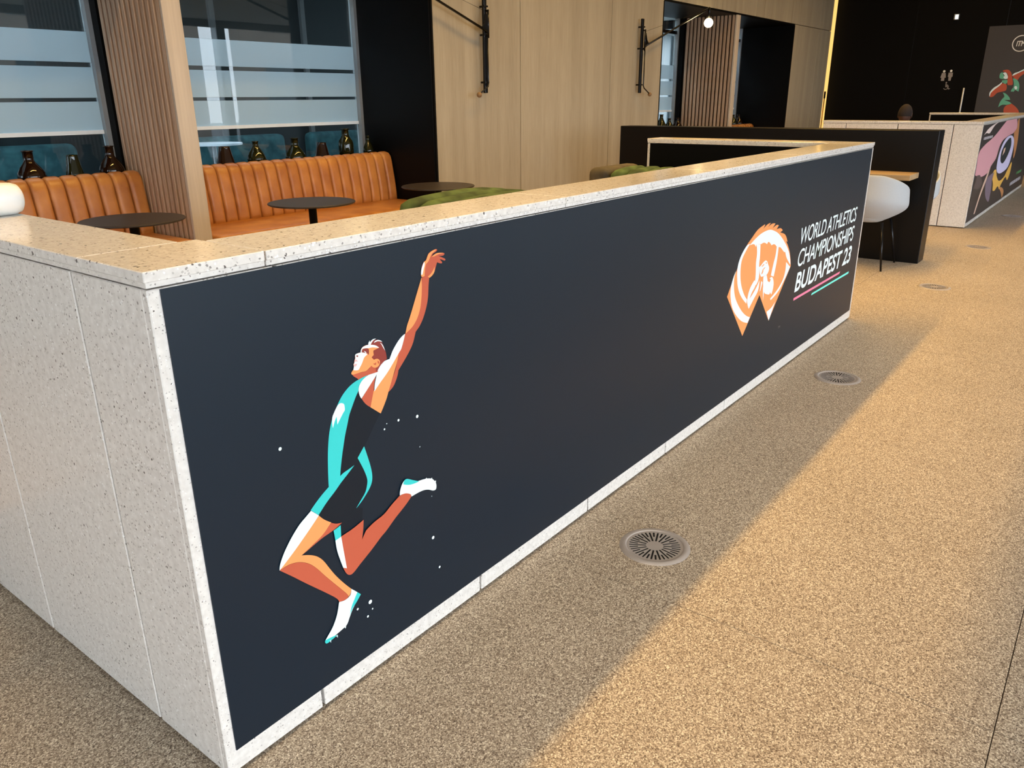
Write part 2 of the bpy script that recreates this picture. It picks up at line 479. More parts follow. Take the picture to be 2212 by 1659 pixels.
# ------------------------------------------------------------------ flat print outlines (metres on the boards; third value 1 = sharp corner)
ATHLETE = [
  ('navy', [(0.4492,0.7795,1),(0.4531,0.764,0),(0.4688,0.7425,0),(0.4894,0.7224,0),(0.5101,0.7053,1),(0.498,0.6922,0),(0.4787,0.669,0),(0.4626,0.6494,0),(0.4519,0.6406,1),(0.4303,0.6188,1),(0.4429,0.5918,0),(0.4539,0.5591,0),(0.4519,0.5385,0),(0.4414,0.5189,0),(0.4258,0.5041,0),(0.4121,0.4946,1),(0.4331,0.4864,1),(0.4298,0.4587,1),(0.4152,0.4556,0),(0.3953,0.4528,0),(0.3589,0.4472,1),(0.3603,0.4729,1),(0.3643,0.477,1),(0.3492,0.4816,0),(0.3369,0.4904,0),(0.3179,0.5078,0),(0.3038,0.5235,1),(0.3301,0.5461,0),(0.3756,0.5772,0),(0.3958,0.5897,0),(0.4178,0.604,1),(0.3749,0.5947,1),(0.3846,0.6352,0),(0.3975,0.6819,0),(0.416,0.7308,0),(0.4288,0.7508,0)]),
  ('teal', [(0.4841,0.811,1),(0.4497,0.8072,0),(0.4281,0.8011,0),(0.4097,0.7908,0),(0.3947,0.7775,0),(0.3809,0.7599,0),(0.371,0.7462,0),(0.3586,0.7176,0),(0.3509,0.6878,0),(0.3453,0.6525,0),(0.3417,0.6138,0),(0.3397,0.5808,1),(0.3228,0.5721,0),(0.3036,0.5601,0),(0.2843,0.546,1),(0.304,0.5248,1),(0.3301,0.5461,0),(0.3555,0.5627,0),(0.3756,0.5772,0),(0.3958,0.5897,0),(0.4187,0.6048,1),(0.3997,0.6008,0),(0.3859,0.5983,0),(0.3748,0.5941,1),(0.3779,0.6106,0),(0.385,0.6395,0),(0.3914,0.6618,0),(0.3995,0.6879,0),(0.4086,0.7113,0),(0.416,0.7308,0),(0.4257,0.7474,0),(0.4385,0.7674,0),(0.4494,0.7816,1),(0.4507,0.7893,0),(0.4565,0.7975,0),(0.4681,0.8056,0)]),
  ('white', [(0.3963,0.7677,0),(0.4036,0.7632,0),(0.4053,0.7551,0),(0.4046,0.7477,0),(0.3987,0.742,0),(0.3803,0.721,1),(0.3804,0.7405,1),(0.3742,0.7318,0),(0.3669,0.7169,1),(0.3664,0.7301,0),(0.3682,0.7424,0),(0.3738,0.7513,0),(0.3828,0.7624,0),(0.3898,0.7676,0)]),
  ('teal', [(0.4525,0.6408,1),(0.4594,0.6158,0),(0.4676,0.5821,0),(0.4704,0.5572,0),(0.467,0.5394,0),(0.4563,0.5246,0),(0.4376,0.5086,0),(0.4224,0.4984,0),(0.4129,0.4937,1),(0.4289,0.5075,0),(0.4446,0.5224,0),(0.4519,0.5385,0),(0.454,0.5543,0),(0.4473,0.5784,0),(0.4382,0.6007,0),(0.4303,0.6188,1)]),
  ('rust', [(0.5054,0.8035,1),(0.499,0.7865,0),(0.4946,0.7674,1),(0.4812,0.7304,1),(0.4667,0.7439,0),(0.4567,0.7595,1)]),
  ('orange', [(0.4946,0.7674,1),(0.5164,0.7814,0),(0.5448,0.8026,0),(0.5826,0.838,1),(0.5751,0.8178,0),(0.5541,0.7763,0),(0.5403,0.7505,1),(0.531,0.7324,0),(0.5114,0.7048,1),(0.4812,0.7304,1)]),
  ('white', [(0.4841,0.8104,0),(0.4987,0.8112,0),(0.5115,0.8099,1),(0.5065,0.8032,0),(0.4557,0.7599,1),(0.4504,0.7721,0),(0.4501,0.7866,0),(0.4565,0.7975,0),(0.4681,0.8056,0)]),
  ('rust', [(0.6735,1.0049,1),(0.6983,1.0011,1),(0.6943,0.9781,0),(0.6909,0.9525,0),(0.6841,0.9304,0),(0.6721,0.9064,0),(0.6585,0.8887,0),(0.6425,0.8762,1),(0.6386,0.8668,0),(0.6313,0.8507,0),(0.6179,0.8333,0),(0.5962,0.8121,0),(0.5771,0.795,1),(0.5743,0.7854,0),(0.5674,0.7724,0),(0.5565,0.7591,0),(0.5403,0.7505,1),(0.5541,0.7763,0),(0.5677,0.7992,0),(0.5751,0.8178,0),(0.5826,0.838,0),(0.591,0.8461,0),(0.6004,0.8643,0),(0.6067,0.8794,1),(0.626,0.8874,0),(0.6387,0.8962,0),(0.6519,0.9109,0),(0.6616,0.9322,0),(0.6674,0.9572,0),(0.6712,0.9824,0)]),
  ('white', [(0.511,0.8121,1),(0.5182,0.8216,0),(0.532,0.8294,0),(0.551,0.8307,1),(0.5555,0.8377,0),(0.5642,0.85,0),(0.5809,0.8661,0),(0.5954,0.8757,0),(0.6067,0.8794,1),(0.6004,0.8643,0),(0.591,0.8461,0),(0.5826,0.838,0),(0.5448,0.8026,0),(0.5164,0.7814,0),(0.4963,0.7654,1),(0.4998,0.7833,0),(0.5072,0.803,0)]),
  ('orange', [(0.6719,1.0052,1),(0.6712,0.9824,0),(0.6682,0.957,0),(0.6624,0.932,0),(0.6519,0.9109,0),(0.6387,0.8962,0),(0.626,0.8874,0),(0.6075,0.8795,1),(0.6149,0.8987,0),(0.624,0.9141,0),(0.6379,0.94,0),(0.6542,0.9713,0)]),
  ('rust', [(0.6736,1.0055,1),(0.6707,1.0168,0),(0.6745,1.0304,0),(0.6812,1.04,0),(0.6896,1.0435,0),(0.6942,1.0512,0),(0.7008,1.0587,0),(0.7155,1.0635,0),(0.7272,1.0646,0),(0.73,1.0619,0),(0.7256,1.0586,0),(0.715,1.0551,0),(0.7096,1.0488,1),(0.7232,1.0538,0),(0.7358,1.0542,0),(0.7526,1.0513,0),(0.7559,1.0482,0),(0.7502,1.0453,0),(0.7333,1.0471,1),(0.7478,1.0408,0),(0.7582,1.0354,0),(0.7558,1.032,0),(0.7453,1.036,0),(0.737,1.0387,1),(0.7462,1.0294,0),(0.7435,1.027,0),(0.7364,1.0287,0),(0.7282,1.0324,1),(0.7249,1.0263,0),(0.7186,1.0129,0),(0.7097,1.0043,0),(0.6989,0.999,1)]),
  ('orange', [(0.6822,1.0063,1),(0.6716,1.0067,0),(0.6707,1.0168,0),(0.6753,1.0302,0),(0.682,1.0399,0),(0.6895,1.0432,0),(0.695,1.0511,0),(0.7007,1.0578,0),(0.7155,1.063,0),(0.7264,1.0642,0),(0.7228,1.061,0),(0.7109,1.0557,0),(0.7042,1.0482,0),(0.6975,1.0394,0),(0.6889,1.0336,0),(0.6849,1.0229,0)]),
  ('orange', [(0.7096,1.0488,1),(0.7232,1.0538,0),(0.7358,1.0542,0),(0.7526,1.0513,0),(0.7357,1.0513,0),(0.7187,1.0482,0)]),
  ('white', [(0.6832,1.0402,0),(0.6767,1.0328,0),(0.6719,1.0223,0),(0.6704,1.0126,0),(0.6744,1.0111,0),(0.6791,1.0211,0),(0.684,1.033,0)]),
  ('orange', [(0.693,1.0029,1),(0.7058,1.0093,0),(0.7147,1.0179,0),(0.718,1.0237,1),(0.7173,1.0117,0),(0.7096,1.0037,0),(0.6989,0.999,1)]),
  ('rust', [(0.4343,0.8245,1),(0.4456,0.825,0),(0.4615,0.8227,0),(0.475,0.8216,0),(0.4864,0.8255,0),(0.4924,0.8304,0),(0.4988,0.8243,0),(0.5062,0.8217,0),(0.5097,0.8135,0),(0.5101,0.8101,0),(0.485,0.8106,0),(0.4643,0.81,0),(0.4505,0.807,1),(0.4483,0.8114,0),(0.4396,0.8182,0)]),
  ('orange', [(0.4315,0.829,0),(0.4344,0.8325,0),(0.4388,0.8366,0),(0.4402,0.8431,0),(0.4397,0.848,0),(0.4422,0.8505,0),(0.4432,0.8555,0),(0.4459,0.8601,0),(0.4466,0.8673,0),(0.4528,0.8699,0),(0.4635,0.8697,1),(0.4647,0.8752,0),(0.4685,0.8796,0),(0.4755,0.882,0),(0.4863,0.882,0),(0.4998,0.8789,0),(0.513,0.8726,0),(0.5198,0.8665,1),(0.5068,0.865,0),(0.5018,0.8636,0),(0.5022,0.8538,1),(0.4949,0.8497,1),(0.5018,0.8419,1),(0.5103,0.8424,0),(0.517,0.839,0),(0.5199,0.8327,0),(0.5164,0.8249,0),(0.5083,0.8216,0),(0.4988,0.8243,0),(0.4924,0.8304,1),(0.4865,0.8266,0),(0.4751,0.8221,0),(0.4589,0.8235,0),(0.4376,0.8241,0),(0.4331,0.8254,0)]),
  ('hair', [(0.4944,0.8805,1),(0.499,0.8857,0),(0.5061,0.8882,0),(0.5171,0.8866,0),(0.5264,0.8811,0),(0.5314,0.8734,0),(0.536,0.8613,0),(0.54,0.8494,0),(0.5416,0.8357,0),(0.5415,0.8336,1),(0.5333,0.8302,0),(0.5212,0.8236,0),(0.512,0.8151,0),(0.5081,0.8113,1),(0.5048,0.8138,1),(0.5055,0.8213,1),(0.5127,0.8226,0),(0.5188,0.8275,0),(0.5194,0.835,0),(0.5143,0.8408,0),(0.5075,0.8426,0),(0.5018,0.8419,1),(0.4949,0.8497,1),(0.5022,0.8538,1),(0.5018,0.8636,0),(0.5068,0.865,0),(0.5198,0.8665,1),(0.513,0.8726,0),(0.5038,0.8776,0)]),
  ('white', [(0.4876,0.8811,1),(0.4888,0.8861,0),(0.4927,0.891,1),(0.4939,0.887,0),(0.4995,0.8904,0),(0.5064,0.8914,0),(0.5126,0.8901,1),(0.5048,0.8886,0),(0.4989,0.8847,0),(0.4951,0.8803,1)]),
  ('white', [(0.5056,0.882,1),(0.5087,0.8855,0),(0.5171,0.8861,0),(0.5252,0.883,0),(0.5311,0.8778,1),(0.5236,0.8812,0),(0.5154,0.8833,0)]),
  ('white', [(0.5233,0.8776,1),(0.5286,0.8741,0),(0.5336,0.8663,0),(0.5376,0.8549,1),(0.532,0.8645,0),(0.5278,0.8726,0)]),
  ('white', [(0.4636,0.8702,0),(0.4647,0.8752,0),(0.4699,0.8803,0),(0.4782,0.8819,0),(0.4876,0.8814,0),(0.4997,0.8786,0),(0.5104,0.8743,0),(0.5198,0.8668,1),(0.51,0.8696,0),(0.4992,0.8728,0),(0.4896,0.8737,0),(0.4803,0.8755,0),(0.4709,0.8768,0),(0.4672,0.8735,0),(0.4661,0.8685,0)]),
  ('hair', [(0.4667,0.8684,0),(0.468,0.8744,0),(0.4736,0.8762,0),(0.4816,0.8752,0),(0.4874,0.8716,0),(0.4881,0.865,0),(0.4865,0.8579,1),(0.4818,0.8634,0),(0.474,0.8665,0)]),
  ('white', [(0.4467,0.8683,0),(0.4515,0.8699,0),(0.4635,0.8695,0),(0.4739,0.8663,0),(0.4828,0.8599,1),(0.4758,0.8575,0),(0.4707,0.8535,0),(0.465,0.8443,0),(0.4589,0.8374,0),(0.4523,0.8312,0),(0.4418,0.8331,0),(0.4381,0.8357,0),(0.4405,0.8425,0),(0.44,0.8479,0),(0.4426,0.8504,0),(0.4435,0.856,0),(0.4463,0.86,0)]),
  ('white', [(0.4731,0.871,1),(0.4781,0.8675,0),(0.4804,0.8632,1),(0.4766,0.8658,0)]),
  ('blush', [(0.4439,0.8574,0),(0.4488,0.8566,0),(0.4536,0.8506,1),(0.4484,0.8525,0),(0.4428,0.8524,0)]),
  ('blush', [(0.4406,0.8472,0),(0.4466,0.8472,0),(0.4497,0.8453,0),(0.4453,0.8412,0),(0.4415,0.8427,0)]),
  ('hair', [(0.4498,0.8664,0),(0.455,0.8645,0),(0.4534,0.8618,0),(0.4496,0.8639,0)]),
  ('rust', [(0.4976,0.8339,1),(0.5038,0.8327,0),(0.5061,0.8348,0),(0.5067,0.8308,0),(0.5041,0.8288,0),(0.5008,0.8308,0)]),
  ('rust', [(0.5126,0.8374,0),(0.5167,0.8325,0),(0.5146,0.8285,0),(0.5122,0.8326,0)]),
  ('white', [(0.2833,0.5458,1),(0.3028,0.5254,1),(0.2835,0.51,0),(0.2515,0.4864,0),(0.2231,0.4665,0),(0.185,0.4422,1),(0.1873,0.4535,0),(0.1941,0.4669,0),(0.2064,0.4846,0),(0.2257,0.5062,0),(0.2487,0.5262,0),(0.2683,0.5375,0)]),
  ('orange', [(0.3028,0.5249,1),(0.3159,0.5089,0),(0.3348,0.4922,1),(0.3001,0.4676,0),(0.2717,0.4568,0),(0.2449,0.4501,1),(0.2645,0.4411,0),(0.2795,0.4317,0),(0.2918,0.4204,0),(0.3037,0.4041,0),(0.3176,0.3776,0),(0.3318,0.3518,0),(0.3518,0.3211,0),(0.3741,0.2908,1),(0.3725,0.2814,0),(0.3662,0.274,0),(0.3614,0.2712,1),(0.3631,0.2785,0),(0.3444,0.3065,0),(0.3242,0.3349,0),(0.3022,0.3664,0),(0.2809,0.3982,0),(0.2619,0.42,0),(0.2399,0.4354,0),(0.2201,0.4425,0),(0.2024,0.4444,0),(0.185,0.4422,1),(0.2231,0.4665,0),(0.2515,0.4864,0),(0.2835,0.51,0)]),
  ('rust', [(0.3347,0.4915,1),(0.3465,0.4837,0),(0.3574,0.4796,0),(0.3658,0.4777,1),(0.3393,0.47,0),(0.3053,0.4651,0),(0.2717,0.4568,0),(0.2457,0.4501,1),(0.2776,0.4613,0),(0.3061,0.4722,0)]),
  ('rust', [(0.1857,0.4418,1),(0.2024,0.4439,0),(0.22,0.442,0),(0.2399,0.4349,0),(0.2618,0.4195,0),(0.2809,0.3977,0),(0.3021,0.3659,0),(0.3241,0.3344,0),(0.3443,0.306,0),(0.3631,0.2785,1),(0.3616,0.2725,0),(0.3524,0.2709,0),(0.335,0.2749,1),(0.3316,0.2841,0),(0.3202,0.2987,0),(0.2897,0.3316,0),(0.2507,0.3725,0),(0.2159,0.4103,0)]),
  ('white', [(0.335,0.2749,1),(0.3524,0.2704,0),(0.3677,0.2732,0),(0.373,0.2811,0),(0.3741,0.2908,1),(0.3905,0.2726,0),(0.4016,0.2595,1),(0.3897,0.2496,0),(0.3725,0.2319,0),(0.3617,0.216,0),(0.3509,0.2002,0),(0.3323,0.1949,0),(0.3111,0.1914,0),(0.2963,0.1896,0),(0.2861,0.1892,0),(0.283,0.1952,1),(0.292,0.2033,0),(0.3049,0.2145,0),(0.3151,0.2274,0),(0.3243,0.2438,0),(0.3307,0.2618,0),(0.3332,0.2711,0)]),
  ('teal', [(0.3919,0.271,1),(0.4021,0.2592,1),(0.3861,0.2448,0),(0.3728,0.2345,0),(0.3627,0.2196,1),(0.3704,0.2414,0),(0.3812,0.2572,0)]),
  ('teal', [(0.2825,0.1961,1),(0.2968,0.1948,0),(0.3198,0.1901,1),(0.3107,0.1875,0),(0.2987,0.1854,0),(0.287,0.185,0),(0.2824,0.1901,0)]),
  ('white', [(0.3431,0.198,1),(0.3482,0.1977,1),(0.3455,0.1918,1)]),
  ('white', [(0.3152,0.1888,1),(0.3204,0.1898,1),(0.32,0.1811,1)]),
  ('white', [(0.296,0.1871,1),(0.2996,0.1881,1),(0.2986,0.1793,1)]),
  ('rust', [(0.3593,0.444,1),(0.3948,0.4475,0),(0.4302,0.4556,1),(0.4262,0.43,0),(0.4201,0.4053,1),(0.4347,0.4233,0),(0.4381,0.4252,0),(0.4624,0.4337,0),(0.4959,0.4408,0),(0.5247,0.4556,0),(0.5522,0.4676,1),(0.5727,0.4665,0),(0.5882,0.4586,0),(0.5933,0.4487,1),(0.5701,0.433,0),(0.5336,0.4135,0),(0.5008,0.3929,0),(0.4801,0.3828,0),(0.4477,0.3636,0),(0.4084,0.3432,0),(0.3858,0.3309,0),(0.3737,0.3307,0),(0.3642,0.3397,0),(0.356,0.3595,1),(0.3665,0.3531,1),(0.3634,0.3876,0),(0.3608,0.4175,0)]),
  ('teal', [(0.3386,0.4691,1),(0.3522,0.4715,0),(0.3602,0.4735,1),(0.3587,0.4437,1),(0.3412,0.441,1)]),
  ('white', [(0.3409,0.4414,1),(0.3587,0.4435,1),(0.3608,0.4175,0),(0.3634,0.3876,0),(0.3665,0.3531,1),(0.356,0.36,1),(0.3488,0.3873,0),(0.343,0.4135,0)]),
  ('white', [(0.5532,0.4685,1),(0.5548,0.4804,0),(0.5623,0.4949,0),(0.5725,0.5033,0),(0.582,0.5032,0),(0.5974,0.4943,0),(0.6161,0.4828,0),(0.639,0.4785,0),(0.6556,0.4744,0),(0.6721,0.4663,0),(0.6834,0.4525,0),(0.6868,0.4404,0),(0.6838,0.431,0),(0.6734,0.4315,0),(0.6568,0.4411,0),(0.6402,0.4468,0),(0.6203,0.4488,0),(0.5933,0.4482,1),(0.5897,0.4567,0),(0.5758,0.4651,0),(0.5633,0.4679,0)]),
  ('teal', [(0.567,0.4942,1),(0.5725,0.5033,0),(0.582,0.5032,0),(0.5974,0.4943,0),(0.6241,0.479,1),(0.6029,0.4806,0),(0.5838,0.4854,0)]),
  ('white', [(0.6466,0.476,1),(0.6508,0.4789,1),(0.6529,0.4742,1)]),
  ('white', [(0.6665,0.4691,1),(0.6711,0.4707,1),(0.6721,0.4655,1)]),
  ('white', [(0.6805,0.4563,1),(0.6854,0.4569,1),(0.685,0.4505,1)]),
]
EMBLEM = [
  ('orange', [(2.5797,0.5778,1),(2.6166,0.6252,0),(2.6786,0.6985,0),(2.7423,0.769,0),(2.8152,0.8078,0),(2.8745,0.8335,0),(2.939,0.8449,0),(2.9633,0.8462,1),(2.9437,0.8282,1),(2.9892,0.8423,0),(3.0338,0.8451,1),(3.0034,0.8278,1),(3.0511,0.8382,0),(3.0989,0.8342,1),(3.068,0.8159,1),(3.1176,0.8245,0),(3.1488,0.8194,1),(3.124,0.8031,1),(3.1778,0.8019,0),(3.2128,0.7871,1),(3.1789,0.7809,1),(3.2442,0.7646,0),(3.2785,0.7444,0),(3.3019,0.7178,1),(3.2792,0.7249,1),(3.333,0.6817,0),(3.3727,0.6316,0),(3.396,0.5792,1),(3.1474,0.342,1),(2.9813,0.5076,1),(2.8078,0.3437,1)]),
  ('white', [(2.7913,0.7741,1),(2.8561,0.7951,0),(2.929,0.8103,0),(3.0174,0.8139,0),(3.0822,0.8029,0),(3.1645,0.7752,0),(3.2571,0.7241,0),(3.3311,0.67,0),(3.3694,0.6241,0),(3.3876,0.5867,1),(3.3206,0.6318,0),(3.2859,0.669,1),(3.2682,0.6716,1),(3.2082,0.704,1),(3.1503,0.7163,1),(3.1134,0.7331,0),(3.0769,0.7327,1),(3.0342,0.7556,0),(3.0141,0.7474,1),(2.9722,0.7607,0),(2.9332,0.759,1),(2.8778,0.767,1),(2.8716,0.7542,1),(2.8432,0.772,0)]),
  ('white', [(2.7943,0.7808,1),(2.7468,0.7508,0),(2.7105,0.7143,0),(2.7104,0.6578,0),(2.7322,0.6037,0),(2.7767,0.5515,0),(2.8227,0.5165,1),(2.8176,0.4988,1),(2.7514,0.5419,0),(2.7044,0.5873,0),(2.6792,0.6384,0),(2.6712,0.6927,0),(2.6961,0.7376,0),(2.7499,0.7749,0)]),
  ('white', [(2.6562,0.6812,1),(2.6426,0.645,0),(2.655,0.5896,0),(2.6884,0.5399,0),(2.7563,0.4818,0),(2.8222,0.4414,0),(2.8826,0.4187,1),(2.8571,0.3963,1),(2.7796,0.4225,0),(2.705,0.467,0),(2.6496,0.5154,0),(2.6205,0.5679,0),(2.6145,0.615,0),(2.6319,0.654,0)]),
  ('white', [(2.8778,0.767,1),(2.9256,0.7583,1),(2.9344,0.7003,0),(2.9345,0.6633,0),(2.9481,0.6126,0),(2.9409,0.5838,0),(2.9177,0.5674,1),(2.9023,0.574,1),(2.9028,0.6168,0),(2.8917,0.6777,0),(2.8927,0.7214,0)]),
  ('white', [(3.1503,0.7163,1),(3.179,0.7102,1),(3.1735,0.6396,0),(3.152,0.567,1),(3.1108,0.5802,1),(3.1308,0.6387,0),(3.1468,0.6747,0)]),
  ('white', [(2.9381,0.6497,1),(2.9614,0.6552,0),(2.9886,0.6657,0),(3.0179,0.6692,0),(3.0413,0.659,0),(3.056,0.6433,0),(3.0737,0.6251,0),(3.0712,0.6083,0),(3.0491,0.5949,0),(3.0083,0.5944,0),(2.9773,0.5969,1),(2.9575,0.6147,0)]),
  ('white', [(3.0088,0.5924,1),(3.0497,0.5928,1),(3.0759,0.5554,1),(3.0933,0.5677,0),(3.13,0.569,0),(3.1565,0.5446,0),(3.163,0.5118,0),(3.1461,0.4772,1),(3.1192,0.4964,1),(3.1172,0.4849,0),(3.078,0.4926,0),(3.0427,0.5073,0),(3.0162,0.5471,0)]),
  ('white', [(2.8936,0.5961,1),(2.911,0.5667,0),(2.8742,0.54,0),(2.8518,0.5144,1),(2.8864,0.5301,0),(2.9286,0.5559,0),(2.9587,0.5843,1),(2.9537,0.536,0),(2.9038,0.5001,0),(2.8544,0.4656,1),(2.8286,0.5003,0),(2.8278,0.5341,0),(2.848,0.5674,0)]),
  ('white', [(3.3151,0.6135,1),(3.385,0.5769,1),(3.3212,0.5228,0),(3.2452,0.4761,0),(3.1437,0.4486,1),(3.1352,0.4595,1),(3.2203,0.4849,0),(3.2877,0.5208,0),(3.315,0.5604,0)]),
  ('white', [(3.2149,0.4293,1),(3.1472,0.3428,1),(3.1025,0.3983,1),(3.1667,0.4068,0)]),
  ('white', [(2.985,0.5758,1),(3.0021,0.565,1),(2.9854,0.5299,1),(2.9748,0.5243,1)]),
  ('white', [(3.0141,0.5436,1),(3.0349,0.5165,1),(3.035,0.4678,1)]),
  ('orange', [(2.9636,0.6474,1),(2.9913,0.6559,0),(3.0013,0.6561,1),(2.9887,0.6469,0)]),
  ('orange', [(2.9742,0.6268,1),(3.0068,0.6364,0),(3.0222,0.6357,1),(2.9989,0.6283,0)]),
  ('orange', [(2.9737,0.61,1),(2.9847,0.625,0),(3,0.6243,1),(2.9885,0.6112,0)]),
  ('orange', [(3.0108,0.6583,1),(3.0334,0.6576,0),(3.0355,0.6505,1)]),
  ('orange', [(3.0747,0.5595,1),(3.0933,0.5677,0),(3.1112,0.5606,1),(3.0986,0.5493,0)]),
]
BARS = [
  ('pink', [(3.5048,0.3868,1),(4.3474,0.3885,1),(4.3336,0.3749,1),(3.5045,0.3727,1)]),
  ('mint', [(3.8215,0.3533,1),(4.5498,0.3538,1),(4.542,0.3406,1),(3.8089,0.342,1)]),
]
STADIUM = [
  ('fpink', [(11.169,1.099,1),(12.15,1.1,1),(12.35,0.979,0),(12.044,0.92,0),(11.686,0.904,0),(11.225,0.875,0),(10.976,0.812,0),(10.873,0.697,0),(10.802,0.655,0),(10.511,0.592,0),(10.403,0.536,0),(9.906,0.52,0),(9.418,0.575,1),(9.414,0.666,0),(9.402,0.806,0),(9.69,0.873,0),(10.342,0.947,0),(10.953,1.06,0)]),
  ('fwhite', [(9.521,0.987,1),(9.795,1.051,0),(10.265,1.092,0),(10.474,1.098,1),(10.182,1.064,0),(9.922,0.997,0),(9.687,1.006,0)]),
  ('fgold', [(12.523,0.518,0),(12.582,0.377,0),(12.403,0.285,0),(12.155,0.346,0),(11.818,0.271,0),(11.752,0.215,0),(11.527,0.276,0),(11.3,0.241,0),(11.104,0.264,0),(11.024,0.348,0),(10.824,0.449,0),(10.869,0.512,0),(11.057,0.517,0),(11.264,0.415,0),(11.574,0.341,0),(11.984,0.359,0),(12.189,0.426,0)]),
  ('forange', [(12.111,0.927,1),(12.35,0.979,0),(12.296,1.061,0),(12.365,1.095,1),(12.452,1.093,1),(12.714,0.812,0),(12.722,0.601,0),(12.612,0.566,1),(12.409,0.743,0)]),
  ('fgrey', [(9.588,0.562,1),(9.787,0.551,1),(10.075,0.428,0),(9.899,0.39,0),(9.487,0.427,1)]),
  ('fmauve', [(10.333,0.451,1),(10.589,0.486,0),(10.954,0.496,1),(10.88,0.407,0),(10.949,0.259,0),(10.917,0.137,0),(10.526,0.251,0)]),
  ('forange', [(11.663,0.254,1),(12.054,0.209,0),(12.273,0.137,0),(12.196,0.06,1),(11.987,0.153,0)]),
  ('fcream', [(9.857,0.103,1),(10.044,0.315,0),(10.283,0.491,0),(10.511,0.592,1),(10.386,0.456,0),(10.131,0.289,0),(9.938,0.102,1)]),
  ('flav', [(11.766,0.901,0),(12.129,0.867,0),(12.338,0.787,0),(12.359,0.622,0),(12.188,0.478,0),(11.719,0.44,0),(11.348,0.453,0),(11.093,0.514,0),(11.03,0.632,0),(11.105,0.768,0),(11.375,0.869,0)]),
  ('fdark', [(11.814,0.87,0),(11.987,0.833,0),(12.08,0.749,0),(11.931,0.646,0),(11.67,0.572,0),(11.457,0.571,0),(11.274,0.626,0),(11.238,0.724,0),(11.451,0.818,0)]),
  ('fcream', [(11.404,0.753,1),(11.567,0.764,1),(11.544,0.707,1),(11.388,0.667,1)]),
]
THROWER = [
  ('rust', [(1.061,1.38,0),(1.052,1.444,0),(1.012,1.496,0),(0.953,1.548,0),(0.902,1.589,0),(0.833,1.583,0),(0.809,1.535,0),(0.813,1.473,0),(0.867,1.452,0),(0.942,1.432,0),(0.991,1.374,0),(1.037,1.359,0)]),
  ('white', [(1.062,1.386,0),(1.062,1.444,0),(1.016,1.517,0),(0.947,1.569,0),(0.897,1.621,1),(0.894,1.6,1),(0.933,1.548,0),(1,1.486,0),(1.044,1.428,0),(1.051,1.378,0)]),
  ('sage', [(0.948,1.684,0),(0.957,1.737,0),(0.944,1.773,0),(0.916,1.777,0),(0.899,1.735,0),(0.833,1.692,0),(0.82,1.676,0),(0.857,1.667,0),(0.906,1.668,0)]),
  ('sage', [(0.901,1.641,0),(0.825,1.65,0),(0.813,1.609,0),(0.842,1.583,0),(0.886,1.61,0)]),
  ('white', [(0.909,1.767,0),(0.867,1.776,0),(0.836,1.734,0),(0.817,1.681,0),(0.857,1.667,0),(0.891,1.693,0),(0.877,1.724,0)]),
  ('rust', [(0.921,1.803,0),(0.876,1.823,0),(0.827,1.816,0),(0.785,1.774,0),(0.76,1.711,0),(0.739,1.649,0),(0.724,1.571,0),(0.771,1.561,0),(0.807,1.577,0),(0.82,1.671,0),(0.824,1.723,0),(0.846,1.765,0)]),
  ('rust', [(0.755,1.711,1),(0.699,1.746,0),(0.591,1.8,0),(0.501,1.848,1),(0.492,1.797,1),(0.581,1.748,0),(0.633,1.698,0),(0.666,1.642,0),(0.703,1.664,0)]),
  ('white', [(0.761,1.722,1),(0.731,1.762,0),(0.677,1.782,0),(0.595,1.826,0),(0.506,1.874,1),(0.502,1.852,1),(0.592,1.805,0),(0.673,1.761,0),(0.734,1.726,0)]),
  ('sage', [(0.739,1.675,1),(0.683,1.658,0),(0.635,1.605,0),(0.612,1.532,0),(0.611,1.449,1),(0.67,1.481,1),(0.683,1.45,1),(0.731,1.451,1),(0.727,1.482,0),(0.703,1.534,0),(0.71,1.596,0)]),
  ('white', [(0.689,1.534,0),(0.662,1.544,0),(0.642,1.512,0),(0.652,1.486,0),(0.677,1.497,0)]),
  ('sage', [(0.855,1.436,1),(0.802,1.415,0),(0.744,1.362,0),(0.715,1.309,1),(0.812,1.309,1),(0.718,1.272,0),(0.684,1.245,1),(0.748,1.225,0),(0.826,1.225,0),(0.883,1.182,1),(0.872,1.262,0),(0.845,1.325,0),(0.818,1.368,0)]),
  ('rust', [(0.777,1.086,0),(0.79,1.156,0),(0.765,1.209,0),(0.711,1.23,0),(0.684,1.245,1),(0.618,1.198,0),(0.558,1.135,0),(0.53,1.061,0),(0.527,0.965,0),(0.546,0.859,1),(0.602,0.847,1),(0.637,0.932,0),(0.731,1.017,0)]),
]
DOTS = [(0.2249, 0.7185, 0.004), (0.5678, 0.6682, 0.0033), (0.6325, 0.6568, 0.0043), (0.5199, 0.6608, 0.0025), (0.5283, 0.6726, 0.0015), (0.6359, 0.5718, 0.0016), (0.6702, 0.415, 0.0014), (0.6677, 0.29, 0.0048), (0.6874, 0.1871, 0.0035), (0.4317, 0.2189, 0.0057), (0.3899, 0.2217, 0.0031), (0.4201, 0.1823, 0.0032), (0.437, 0.1954, 0.0023)]

# ------------------------------------------------------------------ the setting
YW, YG = 4.00, 5.00            # face of the wood wall, glass line
ZS = 2.592                     # soffit of the window bays
XL, XR, YF = -6.0, 16.9, -6.5  # hall limits
ZC, ZH = 3.2, 5.2              # corridor soffit, high ceiling

